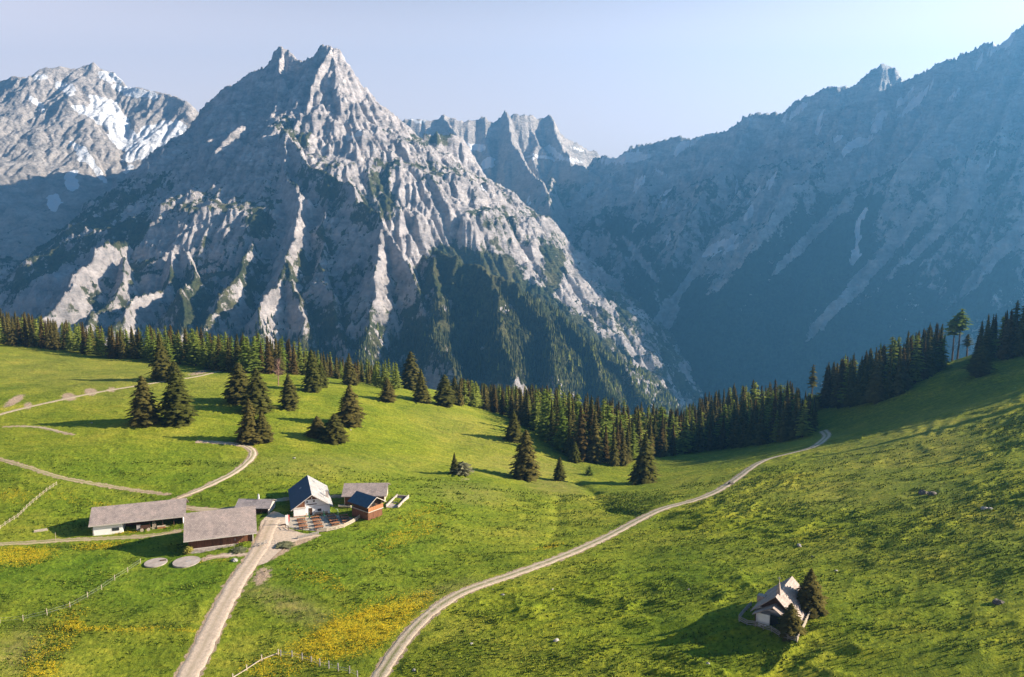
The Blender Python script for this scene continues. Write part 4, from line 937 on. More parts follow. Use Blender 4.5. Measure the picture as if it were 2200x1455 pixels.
# local frame: x along the ridge, y across (front = -y), z up, origin at ground under the centre
def slope_roof(name, L, w, ze, zr, oh, mat, parent, th=.16, front=True, back=True, x0=None, x1=None):
    mb = MB(); x0 = -L / 2 - oh if x0 is None else x0; x1 = L / 2 + oh if x1 is None else x1; sl = (zr - ze) / (w / 2); e = oh
    for sg, on_ in ((-1, front), (1, back)):
        if not on_: continue
        y1 = sg * (w / 2 + e); z1 = ze - sl * e
        a = [(x0, 0, zr), (x0, y1, z1), (x0, y1, z1 - th), (x0, 0, zr - th)]
        mb.prism(a, (0, 0, 0), (x1 - x0, 0, 0))
    return mb.build(name, mat, parent)
def gable_shell(mb, L, w, ze, zr, zb=-1.0):
    for sx in (-1, 1):
        poly = [(sx * L / 2, -w / 2, zb), (sx * L / 2, w / 2, zb), (sx * L / 2, w / 2, ze), (sx * L / 2, 0, zr - .17), (sx * L / 2, -w / 2, ze)]
        mb.prism(poly, (0, 0, 0), (-sx * .18, 0, 0))
    mb.box(-L / 2 + .19, L / 2 - .19, w / 2 - .18, w / 2, zb, ze - .1); return mb
def window(parent, x, z, w, h, y, shutters=None, face='-y'):
    mb = MB(); t = .08
    mb.box(x - w / 2 - t, x + w / 2 + t, y - .06, y + .02, z - t, z); mb.box(x - w / 2 - t, x + w / 2 + t, y - .06, y + .02, z + h, z + h + t)
    mb.box(x - w / 2 - t, x - w / 2, y - .06, y + .02, z, z + h); mb.box(x + w / 2, x + w / 2 + t, y - .06, y + .02, z, z + h)
    mb.box(x - .025, x + .025, y - .05, y + .01, z, z + h)
    o = mb.build("window", M_dwood, parent)
    g = MB().box(x - w / 2, x + w / 2, y - .02, y + .015, z, z + h).build("pane", M_glass, o); g.matrix_parent_inverse = Matrix()
    return o
def base_at(u, v): return on(u, v)
A18 = math.radians(18.2)
def frame_pt(org, rz, x, y):
    return Vector((org.x + math.cos(rz) * x - math.sin(rz) * y, org.y + math.sin(rz) * x + math.cos(rz) * y, org.z))
# --- long barn
pl = base_at(200, 1151); L_, w_ = 20.6, 9.6
c0 = frame_pt(pl, A18, L_ / 2, w_ / 2); c0.z = pl.z + .1
bn = empty("long_barn", c0, A18, label="long low barn with a grey shingle roof, white wall section at its left", cat="barn")
ze, zr = 3.2, 5.75
s = MB(); gable_shell(s, L_, w_, ze, zr); s.build("wall", M_dwood, bn)
MB().box(-L_ / 2 + .19, L_ / 2 - .19, -.8, -.65, 0, ze + 1.3).build("back_wall", M_rwood, bn)['label'] = "red brown board wall deep inside the open front"
wp = MB().box(-L_ / 2 - .02, -L_ / 2 + 6.7, -w_ / 2, -w_ / 2 + .2, -1, 2.45).box(-L_ / 2 + 6.5, -L_ / 2 + 6.7, -w_ / 2 + .21, -w_ / 2 + 4, -1, 2.4).box(-L_ / 2 - .02, -L_ / 2 + .18, -w_ / 2 + .21, w_ / 2, -1, 2.0).build("white_wall", M_white, bn)
MB().box(-L_ / 2 - .01, -L_ / 2 + 6.72, -w_ / 2 + .03, -w_ / 2 + .17, 2.46, 3.15).build("beam", M_dwood, bn)
wi = MB().box(-L_ / 2 + 4.3, -L_ / 2 + 5.9, -w_ / 2 - .05, -w_ / 2 - .004, .75, 1.55).build("window", M_dwood, bn)
MB().box(-L_ / 2 + 4.38, -L_ / 2 + 5.82, -w_ / 2 - .07, -w_ / 2 - .052, .83, 1.47).build("pane", M_glass, wi)
for x in (-.6, 2.4, 5.4, 8.0): MB().box(x, x + .22, -w_ / 2, -w_ / 2 + .22, -.5, 3.1).build("post", M_dwood, bn)
MB().box(4.4, L_ / 2 - .3, -w_ / 2 + .3, -w_ / 2 + .5, -.5, .35).build("low_wall", M_trim, bn)
MB().box(L_ / 2 - .015, L_ / 2 + .06, -w_ / 2, -.8, -1, 2.6).build("end_wall", M_white, bn)['label'] = "sunlit pale end wall facing the big barn"
slope_roof("roof", L_, w_, ze, zr, .75, M_shing, bn)
MB().box(-L_ / 2 - .77, L_ / 2 + .77, -w_ / 2 - .80, -w_ / 2 - .755, 2.64, 2.86).build("eave_board", M_trim, bn)
# --- big barn
p2 = base_at(405, 1191); L2_, w2_ = 14.4, 10.2; A19 = math.radians(19)
c2 = frame_pt(p2, A19, L2_ / 2, w2_ / 2 + .5); c2.z = p2.z
bb = empty("big_barn", c2, A19, label="big barn with a grey shingle roof and dark board front on a stone base", cat="barn")
ze, zr = 4.5, 8.1
s = MB(); gable_shell(s, L2_, w2_, ze, zr, 0.95); s.build("wall", M_dwood, bb)
MB().box(-L2_ / 2 + .19, L2_ / 2 - .19, -w2_ / 2 + .35, -w2_ / 2 + .5, .9, ze + .02).build("front_wall", M_rwood, bb)
MB().box(-L2_ / 2 - .1, L2_ / 2 + .1, -w2_ / 2 - .7, w2_ / 2 + .12, -1.3, .92).build("stone_base", M_stone, bb)
MB().box(-.2, .0, -w2_ / 2 + .2, -w2_ / 2 + .34, .95, 4.6).build("door_post", M_dwood, bb)
dr = MB().box(.4, 5.9, -w2_ / 2 + .26, -w2_ / 2 + .34, .95, 3.9).build("barn_door", M_rwood2, bb); MB().box(3.0, 3.15, -w2_ / 2 + .18, -w2_ / 2 + .255, 1.8, 2.3).build("handle", M_metal, dr)
MB().box(L2_ / 2 - .25, L2_ / 2 + .02, -w2_ / 2 - .02, -w2_ / 2 + .19, .93, 4.3).build("corner_post", M_trim, bb)
MB().box(-L2_ / 2 + .3, L2_ / 2 - .3, -w2_ / 2 - .05, -w2_ / 2 + .34, .925, 1.0).build("ledge", M_trim, bb)
slope_roof("roof", L2_, w2_, ze, zr, 1.3, M_shing, bb, .18, x0=-L2_ / 2 - .85, x1=L2_ / 2 + .85)
MB().box(-L2_ / 2 - .87, L2_ / 2 + .87, -w2_ / 2 - 1.35, -w2_ / 2 - 1.305, 3.38, 3.60).build("eave_board", M_trim, bb)
# --- alpine house
pa = base_at(632, 1110); A17 = math.radians(18); W_, L3 = 9.0, 15.0
cc = frame_pt(pa, A17, W_ / 2, L3 / 2); cc.z = float(HG(cc.x, pa.y)) + .0
hs = empty("alpine_house", cc, A17 + math.pi / 2, label="white alpine guesthouse with a brown wooden gable and steep roof shaded on the left", cat="house")
# local: x = depth (ridge), front gable at -x ; y across: left = +y
ze, zr = 2.55, 5.65; h2 = W_ / 2
poly = [(-L3 / 2, -h2, -1), (-L3 / 2, h2, -1), (-L3 / 2, h2, ze), (-L3 / 2, 0, zr - .2), (-L3 / 2, -h2, ze)]
s = MB(); s.prism(poly, (0, 0, 0), (.25, 0, 0)); s.prism([(q[0] * -1, q[1], q[2]) for q in poly], (0, 0, 0), (-.25, 0, 0))
s.box(-L3 / 2 + .26, L3 / 2 - .26, h2 - .25, h2, -1, ze - .1); s.box(-L3 / 2 + .26, L3 / 2 - .26, -h2, -h2 + .25, -1, ze - .1); s.build("wall", M_white, hs)
def tri_z(y): return zr - .23 - (zr - ze) * abs(y) / h2
gz0 = 4.15; yy = h2 * (1 - (gz0 - ze) / (zr - ze))
MB().prism([(-L3 / 2 - .10, -yy + .12, gz0), (-L3 / 2 - .10, yy - .12, gz0), (-L3 / 2 - .10, 0, zr - .3)], (0, 0, 0), (.095, 0, 0)).build("gable_boards", M_rwood2, hs)
MB().prism([(-L3 / 2 - .08, 1.75, 2.3), (-L3 / 2 - .08, h2 - .02, 2.3), (-L3 / 2 - .08, 1.75, tri_z(1.75))], (0, 0, 0), (.075, 0, 0)).build("side_boards", M_rwood2, hs)
def hbox(y0, y1, z0, z1, name, mat, t=.09, off=.0, parent=hs):
    return MB().box(-L3 / 2 - off - t, -L3 / 2 - off - .004, y0, y1, z0, z1).build(name, mat, parent)
d_ = hbox(-.05, .85, 0, 1.85, "door", M_dwood, .07); MB().box(-L3 / 2 - .11, -L3 / 2 - .075, .7, .76, .85, 1.0).build("handle", M_metal, d_)
for y0, y1, z0, z1 in ((2.0, 2.9, .75, 1.4), (-2.3, -1.35, .8, 1.45), (1.0, 1.35, 3.35, 3.75), (-.75, -.3, 3.4, 3.85)):
    f_ = hbox(y0, y1, z0, z1, "window", M_dwood, .06); MB().box(-L3 / 2 - .08, -L3 / 2 - .063, y0 + .08, y1 - .08, z0 + .08, z1 - .08).build("pane", M_glass, f_)
hbox(-.1, .12, 4.3, 4.75, "gable_window", M_white, .08, .10)
hbox(-1.2, 1.2, 2.72, 2.92, "sign_board", M_dwood, .08)
hbox(-h2 + .1, -.4, 2.28, 2.34, "string_course", M_grey, .05)
# annex bulging at the left front
ax = MB(); ax.box(-L3 / 2 - .75, -L3 / 2 - .105, 1.6, h2 + .1, -1, 2.2); ax.build("annex", M_white, hs)
MB().prism([(-L3 / 2 - .85, 1.5, 2.2), (-L3 / 2 - .11, 1.5, 2.35), (-L3 / 2 - .11, 1.5, 2.2)], (0, 0, 0), (0, h2 - 1.35, 0)).build("annex_roof", M_trim, hs)
sl = (zr - ze) / h2; oh = .75; e0 = L3 / 2 + .9
def pitch(sg, name, mat):
    y1 = sg * (h2 + oh); z1 = ze - sl * oh; x0, x1 = -e0, e0 + .2
    a = [(x0, 0, zr), (x0, y1, z1), (x0, y1, z1 - .15), (x0, 0, zr - .15)]
    return MB().prism(a, (0, 0, 0), (x1 - x0, 0, 0)).build(name, mat, hs)
rl = pitch(1, "roof", M_blue); rr_ = pitch(-1, "roof", M_slate)  # left pitch: shade painted as a dark blue roof colour
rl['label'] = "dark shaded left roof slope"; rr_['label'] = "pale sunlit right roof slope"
for sg in (1, -1):
    MB().prism([(-e0 - .05, 0, zr + .03), (-e0 - .05, sg * (h2 + oh), ze - sl * oh + .03), (-e0 - .05, sg * (h2 + oh), ze - sl * oh - .2), (-e0 - .05, 0, zr - .2)], (0, 0, 0), (.045, 0, 0)).build("bargeboard", M_trim, hs)
ch = MB().box(-3.2, -2.6, -4.55, -3.95, 2.4, 4.5).build("chimney", M_conc, rr_); MB().box(-3.3, -2.5, -4.65, -3.85, 4.51, 4.62).build("cap", M_metal, ch)
MB().bar((-5.2, -3.1, 3.2), (-5.2, -3.1, 5.2), .14, n=8).build("flue_pipe", M_metal, rr_)
for xx, ys in ((5.2, -1.3), (.6, -2.6), (2.0, 2.0)):
    sg = -1 if ys < 0 else 1; z = zr - sl * abs(ys); MB().prism([(xx, ys, z + .12), (xx, ys + sg * .5, z + .12 - sl * .5), (xx, ys + sg * .5, z - sl * .5), (xx, ys, z)], (0, 0, 0), (.75, 0, 0)).build("skylight", M_metal, rr_ if sg < 0 else rl)
# --- small shed behind the big barn
ps = base_at(577, 1104); AS = math.radians(-2); LS, WS = 8.2, 5.4
cs = frame_pt(ps, AS, -LS / 2, WS / 2); cs.z = ps.z + .05
sd_ = empty("small_shed", cs, AS, label="small shed with a grey roof and a thin white chimney behind the big barn", cat="shed")
s = MB(); gable_shell(s, LS, WS, 1.9, 3.1, -.6); s.build("wall", M_trim, sd_)
MB().box(-LS / 2 + .19, LS / 2 - .19, -WS / 2 + .9, -WS / 2 + 1.02, -.6, 2.2).build("front_wall", M_dwood, sd_)
MB().box(LS / 2 - 2.0, LS / 2 - 1.8, -WS / 2, -WS / 2 + .15, -.6, 1.9).build("post", M_dwood, sd_)
rf = slope_roof("roof", LS, WS, 1.9, 3.1, .5, M_shing2, sd_, .13)
ck = MB().box(.5, .85, -.2, .15, 2.7, 4.2).build("chimney", M_white, rf); MB().bar((.675, -.02, 4.21), (.675, -.02, 4.4), .42, n=8).build("cap", M_metal, ck)
MB().bar((-.9, -1.2, 2.5), (-.9, -1.2, 3.2), .1, n=8).build("vent_pipe", M_metal, rf)
# --- barn at the back right
pk = base_at(740, 1086); AK = math.radians(2.5); LK, WK = 10.6, 8.4
ck_ = frame_pt(pk, AK, LK / 2, WK / 2); ck_.z = pk.z + .15
kb = empty("back_barn", ck_, AK, label="grey roofed barn standing behind the blue roofed hut", cat="barn")
s = MB(); gable_shell(s, LK, WK, 2.9, 4.7, -.8); s.build("wall", M_pale, kb)
MB().box(-LK / 2 + .19, LK / 2 - .19, -WK / 2, -WK / 2 + .15, -.8, 2.85).build("front_wall", M_rwood, kb)
slope_roof("roof", LK, WK, 2.9, 4.7, .65, M_shing, kb, .15)
# --- blue roofed hut with balcony
ph_ = base_at(791, 1121); HD = Vector((.776, -.63)); LH, WH = 6.2, 4.7; AH = math.atan2(-.63, .776)
# local x towards the lit gable (+x), front-left corner (x=+LH/2, y=-WH/2)
ch_ = frame_pt(ph_, AH, -LH / 2, WH / 2); ch_.z = ph_.z
ht = empty("balcony_hut", ch_, AH, label="brown two-storey hut with a dark blue roof and a balcony under its gable", cat="hut")
ze, zr = 4.3, 5.75
s = MB(); gable_shell(s, LH - 1.0, WH, ze, zr, 2.35); s.box(-LH / 2 + .5, LH / 2 - .5, -WH / 2 + .01, -WH / 2 + .16, 2.35, ze); s.build("wall", M_dwood, ht)
MB().box(-LH / 2, LH / 2, -WH / 2, WH / 2, -1.5, 2.15).build("lower_wall", M_rwood2, ht)
MB().box(-LH / 2 - .05, LH / 2 + .35, -WH / 2 - .12, WH / 2 + .12, 2.16, 2.34).build("floor_beam", M_trim, ht)
bal = MB()
bal.box(LH / 2 + .2, LH / 2 + .3, -WH / 2 - .1, WH / 2 + .1, 2.36, 3.3); bal.box(LH / 2 + .16, LH / 2 + .34, -WH / 2 - .12, WH / 2 + .12, 3.31, 3.39); bal.build("balcony", M_owood, ht)
for y in (-WH / 2 + .1, WH / 2 - .25): MB().box(LH / 2 + .02, LH / 2 + .16, y, y + .14, 2.36, ze).build("post", M_pale, ht)
MB().box(LH / 2 - .47, LH / 2 - .45, -.5, .5, 2.36, 4.1).build("door", M_dark, ht)
MB().box(-LH / 2 - .12, LH / 2 + .12, -WH / 2 - .12, WH / 2 + .12, -1.6, -.25).build("stone_base", M_stone, ht)
slope_roof("roof", LH, WH, ze, zr, .75, M_blue, ht, .12)
for sg in (-1, 1):
    sl_ = (zr - ze) / (WH / 2); ye = sg * (WH / 2 + .75); MB().prism([(LH / 2 + .755, 0, zr + .03), (LH / 2 + .755, ye, ze - sl_ * .75 + .03), (LH / 2 + .755, ye, ze - sl_ * .75 - .17), (LH / 2 + .755, 0, zr - .17)], (0, 0, 0), (.05, 0, 0)).build("bargeboard", M_trim, ht)
# --- concrete ramp
pr = base_at(842, 1092); pr2 = base_at(866, 1068); dv = (pr2 - pr); AR = math.atan2(dv.y, dv.x)
cr = empty("slurry_pit", (pr + pr2) / 2, AR, label="roofless pale concrete pit with a dark floor beyond the back barn", cat="pit"); lr = dv.length / 2; cr.location.z -= .15
for y in (-1.7, 1.5): MB().box(-lr, lr, y, y + .25, -1, 1.05).build("side_wall", M_conc, cr)
MB().box(lr - .25, lr, -1.44, 1.49, -1, .8).build("end_wall", M_conc, cr); MB().box(-lr * .2, lr - .26, -1.44, 1.49, -1, .5).build("floor", M_dirtd, cr)
MB().box(-lr, -lr * .21, -1.44, 1.49, -1, .42).build("ramp", M_conc, cr)
# --- terrace things
def table_set(u, v, rz, label):
    p = base_at(u, v); t = empty("beer_table", p, rz, label=label, cat="picnic table", group="orange wooden tables on the terrace")
    MB().box(-1.05, 1.05, -.36, .36, .74, .80).build("tabletop", M_owood, t)
    for y in (-.72, .72): MB().box(-1.05, 1.05, y - .14, y + .14, .42, .47).build("bench", M_owood, t)
    for x in (-.8, .8):
        MB().box(x - .04, x + .04, -.3, .3, -.1, .735).box(x - .04, x + .04, -.84, -.31, .30, .36).box(x - .04, x + .04, .31, .84, .30, .36).build("leg", M_dwood, t)
cols_ = [("first", [(647,1119),(650,1127),(652,1135)]), ("second", [(678,1115),(681,1122),(684,1130),(686,1137)]), ("third", [(711,1110),(714,1116),(717,1122),(721,1128)]), ("fourth", [(738,1111),(741,1116),(744,1122)])]
ordn = ["nearest the house", "second from the house", "third from the house", "nearest the rail fence"]
for nm, L in cols_:
    for i, (u, v) in enumerate(L):
        w_ = ordn[i] if i < len(L) - 1 else (ordn[3])
        table_set(u, v, A18 + math.radians(4), "orange wooden table, %s in the %s column from the banner" % (w_, nm))
for u, v, lb in ((645,1111,"long wooden bench left of the house door"), (690,1106,"long wooden bench right of the house door under the window")):
    p = base_at(u, v); t = empty("bench", p, A18, label=lb, cat="bench")
    MB().box(-1.7, 1.7, -.2, .2, .42, .48).build("seat", M_owood, t); MB().box(-1.7, 1.7, .21, .27, .5, .95).build("backrest", M_pale, t)
    for x in (-1.4, 1.4): MB().box(x - .05, x + .05, -.18, .18, -.1, .415).build("leg", M_dwood, t)
def parasol(u, v, lb, mat=None):
    p = base_at(u, v); t = empty("parasol", p, 0, label=lb, cat="parasol", group="closed parasols on the terrace"); mat = mat or M_green
    MB().bar((0, 0, -.1), (0, 0, 2.7), .07, n=8).build("pole", M_pale, t)
    c = MB(); c.bar((0, 0, 1.0), (0, 0, 1.5), .34, n=8, w2=.26); c.bar((0, 0, 1.5), (0, 0, 2.55), .26, n=8, w2=.08); c.build("canopy", mat, t)
    MB().bar((0, 0, -.1), (0, 0, .12), .6, n=8).build("base", M_conc, t)
parasol(665, 1120, "closed dark green parasol left of the house door")
parasol(696, 1116, "closed dark green parasol right of the house door")
p = base_at(727, 1117); t = empty("lamp_pole", p, 0, label="slender pale green pole with a curved top between two table columns", cat="pole")
mb = MB(); q0 = Vector((0, 0, -.2)); 
for a_ in [Vector((0, 0, 2.2)), Vector((-.06, 0, 2.7)), Vector((-.22, 0, 3.0)), Vector((-.5, 0, 3.05))]: mb.bar(q0, a_, .09, n=6); q0 = a_
mb.build("pole", M_lgreen, t); MB().bar((-.5, 0, 3.05), (-.7, 0, 2.95), .16, n=6).build("head", M_metal, t)
p = base_at(619, 1128); t = empty("banner", p, A18, label="upright white and red banner at the left corner of the terrace", cat="banner")
MB().bar((0, .08, -.2), (0, .08, 2.9), .06, n=6).build("pole", M_metal, t)
MB().box(-.62, .12, -.02, .02, .1, 2.75).build("white_cloth", M_wcloth, t)
MB().prism([(.125, -.02, .7), (.38, -.02, 1.2), (.42, -.02, 2.6), (.125, -.02, 2.75)], (0, 0, 0), (0, .04, 0)).build("red_cloth", M_red, t)
p = base_at(725, 1090); q = base_at(757, 1090); tr = empty("water_trough", (p + q) / 2, math.atan2(q.y - p.y, q.x - p.x), label="hollowed log water trough between the house and the blue roofed hut", cat="trough"); ln = (q - p).length / 2 * .85
mb = MB(); ns = 10
for i in range(ns):
    pass
mb.bar((-ln, 0, .42), (ln, 0, .42), .62, n=12); mb.build("log", M_pale, tr); MB().box(-ln + .25, ln - .25, -.17, .17, .70, .745).build("water", M_glass, tr)
for x in (-ln * .7, ln * .7): MB().box(x - .12, x + .12, -.3, .3, -.2, .12).build("foot", M_dwood, tr)
# bench with a small table by the barn side of the terrace
p = base_at(609, 1129); t = empty("bench", p, A18, label="small dark bench on the gravel beside the banner", cat="bench"); MB().box(-.6, .6, -.2, .2, .4, .46).build("seat", M_dwood, t)
for x in (-.45, .45): MB().box(x - .05, x + .05, -.18, .18, -.1, .395).build("leg", M_dwood, t)
# things stored in front of the long barn
def atb(x, y, z=0): v = frame_pt(c0, A18, x, y); v.z = float(HG(v.x, v.y)) + z; return v
t = empty("farm_cart", atb(1.6, -5.5), A18, label="old wooden farm cart parked in the open front of the long barn", cat="cart")
MB().box(-1.1, 1.1, -.6, .6, .62, .72).box(-1.1, 1.1, -.62, -.56, .725, 1.15).box(-1.1, 1.1, .56, .62, .725, 1.15).build("bed", M_dwood, t)
for x in (-.75, .75):
    for y in (-.74, .74): MB().bar((x, y - .05, .4), (x, y + .05, .4), .82, n=14).build("wheel", M_pale, t)
MB().bar((1.1, 0, .65), (2.1, -.2, .2), .09).build("shaft", M_pale, t)
t = empty("leaning_boards", atb(.0, -5.1), A18 + .1, label="grey board panel leaning beside the cart at the long barn", cat="panel"); t.rotation_euler[0] = -.25
MB().box(-.45, .45, -.03, .03, -.1, 1.5).build("boards", M_grey, t)
t = empty("timber_stack", atb(3.6, -5.0), A18, label="leaning pale poles right of the cart at the long barn", cat="timber")
for i in range(4): MB().bar((-.5 + i * .28, -.25, -.1), (-.3 + i * .2, .5, 1.9 - i * .15), .12, n=6).build("pole", M_pale, t)
t = empty("crate", atb(5.2, -5.0), A18, label="orange brown crate in the open front near the right end of the long barn", cat="crate")
MB().box(-.9, .9, -.4, .4, -.1, .5).build("body", M_owood, t); MB().box(-.95, .95, -.45, .45, .505, .57).build("lid", M_pale, t)
p = base_at(88, 1141); t = empty("plank_pile", p, math.radians(28), label="flat pile of weathered planks on the grass left of the long barn", cat="plank pile")
for i in range(4): MB().box(-1.6 + i * .05, 1.6 - i * .1, -.45 + i * .03, .45, i * .13 - .1, i * .13 + .02).build("plank", M_pale if i % 2 else M_grey, t)
# two round slabs
for i, ((c, r), lb) in enumerate(zip(DW, ("smaller round pale concrete slab with a dark hatch in the grass below the big barn", "larger round pale concrete slab beside the path below the big barn"))):
    t = empty("concrete_slab", (c.x, c.y, float(HG(c.x, c.y))), .3, label=lb, cat="slab")
    mb = MB(); mb.bar((0, 0, -.6), (0, 0, .22), 2 * r, n=36); mb.build("disc", M_conc, t)
    if i == 0: MB().box(.8, 2.1, .3, .75, .225, .36).build("hatch", M_dwood, t)
    else: MB().box(-.1, .9, -.2, .15, .225, .27).build("hatch", M_metal, t)
# --- fences
def fence(name, px, posth, every, rails, label, mat, mat2=None, pw=.16, rw=.09, rough=.0, group=None, seed=1, wires=False):
    W = world_line(px, .4); r = random.Random(seed); s = np.r_[0, np.cumsum(np.linalg.norm(np.diff(W, axis=0), axis=1))]; n = max(2, int(round(s[-1] / every)) + 1)
    P_ = []
    for d in np.linspace(0, s[-1], n): x = np.interp(d, s, W[:, 0]); y = np.interp(d, s, W[:, 1]); P_.append(Vector((x, y, float(HG(x, y)))))
    root = empty(name, P_[0], 0, label=label, cat="fence", group=group); o = P_[0]
    for p in P_:
        q = p - o; hh = posth * (1 + r.uniform(-rough, rough)); MB().bar(q - Vector((0, 0, .3)), q + Vector((r.uniform(-.1, .1) * rough * 3, r.uniform(-.1, .1) * rough * 3, hh)), pw, n=5).build("post", mat, root)
    for z in rails:
        mb = MB()
        for a, b in zip(P_[:-1], P_[1:]):
            mb.bar(a - o + Vector((0, 0, z + r.uniform(-.04, .04))), b - o + Vector((0, 0, z + r.uniform(-.04, .04))), rw, n=4)
        mb.build("wire" if wires else "rail", mat2 or mat, root)
    return root
fence("rail_fence", [(614,1134),(618,1139),(650,1142),(682,1144)], 1.0, 2.0, (.35, .85), "dark wooden rail fence along the gravel side of the terrace", M_dwood, M_grey)
fence("rail_fence", [(682,1145),(706,1142),(738,1134),(758,1124),(776,1113)], 1.0, 2.2, (.3, .6, .9), "pale log rail fence curving from the terrace corner to the hut", M_pale, None, .2, .18)
fence("rail_fence", [(640,1158),(662,1153),(684,1148)], .7, 1.6, (.3, .6), "low grey log fence below the terrace beside the bare earth bank", M_grey, None, .2, .2)
fence("rail_fence", [(548,1176),(562,1174),(572,1168)], .9, 1.2, (.4, .8), "short wooden fence at the right corner of the big barn", M_grey)
fence("pasture_fence", [(122,1042),(90,1067),(60,1092),(36,1115),(0,1138),(-20,1150)], 1.1, 1.6, (.35, .8), "pale pasture fence crossing the meadow above the farm track", M_pale, None, .12, .05)
fence("wire_fence", [(302,1212),(262,1238),(222,1265),(190,1287),(150,1308),(110,1322),(62,1332),(0,1336)], 1.3, 4.2, (.5, 1.0), "thin wire fence on grey posts running down left of the round slabs", M_pale, M_metal, .13, .02, .15, wires=True)
fence("foreground_fence", [(500,1458),(533,1437),(563,1421),(598,1408)], 1.15, 2.6, (.35,), "pale pole fence at the bottom edge left of the orange flowers", M_pale, None, .24, .13, .1)
fence("foreground_fence", [(603,1410),(636,1413),(666,1422),(699,1434),(725,1443),(744,1444),(768,1456)], 1.25, 2.4, (.35, .8), "grey split post fence at the bottom edge below the orange flowers", M_grey, M_metal, .26, .03, .15)
for u, v in ((120,1162),(156,1160),(242,1160),(283,1156)): pass
for u, v, lb in ((120,1163,"tall thin pale pole standing by the farm track left of the long barn"),(503,1179,"short thin post at the edge of the path below the big barn"),(591,1168,"short dark post at the yard corner by the road junction")):
    p = base_at(u, v); t = empty("marker_pole", p, 0, label=lb, cat="pole"); hq = 2.3 if u == 120 else 1.0
    MB().bar((0, 0, -.2), (0, 0, hq), .09, n=6).build("pole", M_pale if u == 120 else M_grey, t); MB().bar((0, 0, hq), (0, 0, hq + .06), .13, n=6).build("cap", M_metal, t)
# --- chapel
pc = Vector((39.6, 120.0, 0)); pc.z = float(HG(pc.x, pc.y)); pcn = on(1672, 1338)
AC = math.radians(55); WC, LC = 6.0, 7.2
cc_ = Vector((pcn.x + math.cos(AC) * 3.0 + .3, pcn.y + math.sin(AC) * 3.0, 0)); cc_.z = float(min(HG(cc_.x, cc_.y), HG(cc_.x - 3, cc_.y - 3))) + .1
cp_ = empty("chapel", cc_, AC, label="small chapel with a pale shingle roof and thin steeple inside a wooden fence", cat="chapel")
cp_.scale = (1.1, 1.1, 1.0); cp_.location.x -= .3; cp_.location.y += .5
ze, zr = 1.9, 4.9
s = MB(); gable_shell(s, LC, WC, ze, zr, -1.5); s.box(-LC / 2 + .19, LC / 2 - .19, -WC / 2, -WC / 2 + .18, -1.5, ze - .1); s.build("wall", M_white, cp_)
MB().prism([(-LC / 2 - .06, -2.6, 2.1), (-LC / 2 - .06, 2.6, 2.1), (-LC / 2 - .06, 0, zr - .35)], (0, 0, 0), (.055, 0, 0)).build("gable_boards", M_dwood, cp_)
M_shc = shingle_mat("pale chapel shingles", (.42, .34, .29), (.3, .25, .22))
rc = slope_roof("roof", LC, WC, ze, zr, .7, M_shc, cp_, .14)
# porch roof turned towards the viewer
pz = MB(); xa, xb = -LC / 2 - 1.9, -LC / 2 - .72
for sg in (-1, 1): pz.prism([(xa, 0, 3.5), (xa, sg * 3.0, 1.45), (xa, sg * 3.0, 1.33), (xa, 0, 3.38)], (0, 0, 0), (xb - xa + 1.2, 0, 0))
pz.build("porch_roof", M_shc, cp_)
MB().box(xa + .5, -LC / 2 - .2, .5, 2.2, -1.2, 1.75).box(xa + .5, -LC / 2 - .2, -2.3, -1.5, -1.2, 1.6).build("porch_wall", M_white, cp_)
MB().box(xa + .55, xa + .6, -1.45, .45, -1.2, 1.9).build("door", M_dark, cp_)
for y in (-2.6, 2.45): MB().box(xa + .1, xa + .25, y, y + .15, -1.2, 1.7).build("post", M_dwood, cp_)
st = MB(); st.bar((-LC / 2 + .9, 0, 4.3), (-LC / 2 + .9, 0, 5.3), .75, n=4, w2=.5); st.bar((-LC / 2 + .9, 0, 5.3), (-LC / 2 + .9, 0, 7.0), .5, n=4, w2=.05)
st_ = st.build("steeple", M_shc, rc); MB().bar((-LC / 2 + .9, 0, 6.9), (-LC / 2 + .9, 0, 7.7), .06, n=4).bar((-LC / 2 + .9, -.22, 7.4), (-LC / 2 + .9, .22, 7.4), .06, n=4).build("cross", M_metal, st_)
MB().box(-.5, .5, WC / 2 - .3, WC / 2 + .9, 1.2, 2.3).build("dormer", M_shc, rc)
fence("rail_fence", [(1588,1337),(1612,1345),(1640,1354),(1676,1369),(1711,1382)], 1.0, 1.6, (.3, .6, .9), "weathered rail fence along the front of the chapel yard", M_grey, None, .14, .12)
fence("rail_fence", [(1712,1382),(1722,1360),(1734,1336),(1747,1312)], 1.05, 1.5, (.3, .6, .9), "sunlit pale rail fence on the right side of the chapel yard", M_pale, None, .16, .16)  # sunlit side painted in paler wood than the shaded sides
fence("rail_fence", [(1587,1336),(1601,1320),(1614,1306)], 1.0, 1.6, (.3, .6, .9), "shaded rail fence on the left side of the chapel yard", M_grey, None, .14, .12)
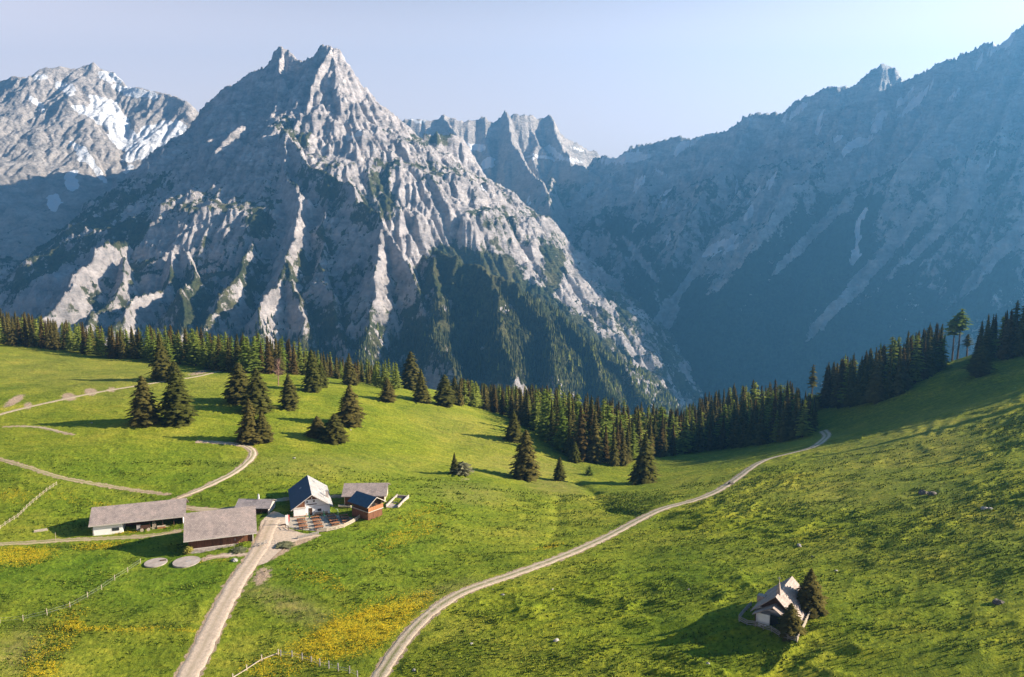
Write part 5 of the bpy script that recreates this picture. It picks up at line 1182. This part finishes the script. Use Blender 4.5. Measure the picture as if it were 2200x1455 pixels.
# --- boulders
def boulder(u, v, s, lb, dark=False, seed=0):
    p = on(u, v); r = random.Random(seed); me = bpy.data.meshes.new("boulder")
    import bmesh
    bm = bmesh.new(); bmesh.ops.create_icosphere(bm, subdivisions=3, radius=1)
    for q in bm.verts:
        k = 1 + .35 * float(noise(np.array([q.co.x * 1.4 + seed]), np.array([q.co.y * 1.4 + q.co.z * 1.9]), seed)[0]) + .12 * float(noise(np.array([q.co.x * 4 + seed]), np.array([q.co.y * 4 + q.co.z * 5]), seed)[0]); q.co *= k; q.co.z *= .65
    bm.to_mesh(me); bm.free(); o = link("boulder", me, None, M_rock_d if dark else M_rock_s); o.location = p + Vector((0, 0, s * .2)); o.scale = (s, s * .8, s); o.rotation_euler = (0, 0, r.uniform(0, 6)); tag(o, lb, "boulder")
BL = [(1717,1170,.55,"pale boulder alone on the slope above the chapel",0),(1746,1196,.4,"small dark boulder up the slope behind the chapel",1),(1195,1378,.55,"pale boulder in the grass left of the chapel shadow",0),(2145,1292,.9,"dark boulder in the rough grass near the right edge",1),
 (2115,1091,.8,"pale boulder on the right pasture under the shadow streaks",0),(2128,1091,.6,"lower pale boulder touching the right side of another on the right pasture",0),(1984,1058,1.1,"dark rounded boulder, left of a pair on the right pasture",1),(2004,1062,1.1,"dark rounded boulder, right of a pair on the right pasture",1),
 (1571,1040,.9,"dark boulder at the lower edge of the valley road",1),(1080,1276,.4,"small white boulder beside the valley road bend",0),(1521,1423,.35,"little white boulder below the chapel shadow",0),(1013,1384,.35,"little white boulder in dark grass right of the valley road",0),
 (504,1205,.8,"pale boulder in the grass wedge at the road junction",0),(197,909,.45,"small white boulder below the dirt track left of the spruce pair",0),(632,985,.45,"small white boulder on the meadow above the house",0),(1187,1266,.3,"tiny pale boulder in open grass above the valley road",0),(753,924,.4,"small pale boulder at the foot of the bell shaped spruce",0),
 (890,1443,.4,"pale boulder at the lower edge right of the valley road",0),(1797,1227,.4,"flat pale boulder right of the spruce behind the chapel",0),(1480,1262,.35,"tiny pale boulder on the slope left of the chapel",0)]
for i, (u, v, s, lb, dk) in enumerate(BL): boulder(u, v, s, lb, bool(dk), i + 3)
# ------------------------------------------------------------------ air
hz = MB().box(-9000, 9000, -400, 6500, -520, 1400)
m = bpy.data.materials.new("blue air"); m.use_nodes = True
nn_ = m.node_tree.nodes; nn_.clear(); o_ = nn_.new("ShaderNodeOutputMaterial"); v_ = nn_.new("ShaderNodeVolumePrincipled")
v_.inputs['Color'].default_value = (.15, .50, 1.0, 1); v_.inputs['Density'].default_value = 1.3e-4; v_.inputs['Anisotropy'].default_value = .42
m.node_tree.links.new(v_.outputs[0], o_.inputs['Volume'])
tag(hz.build("haze", m), kind='stuff')
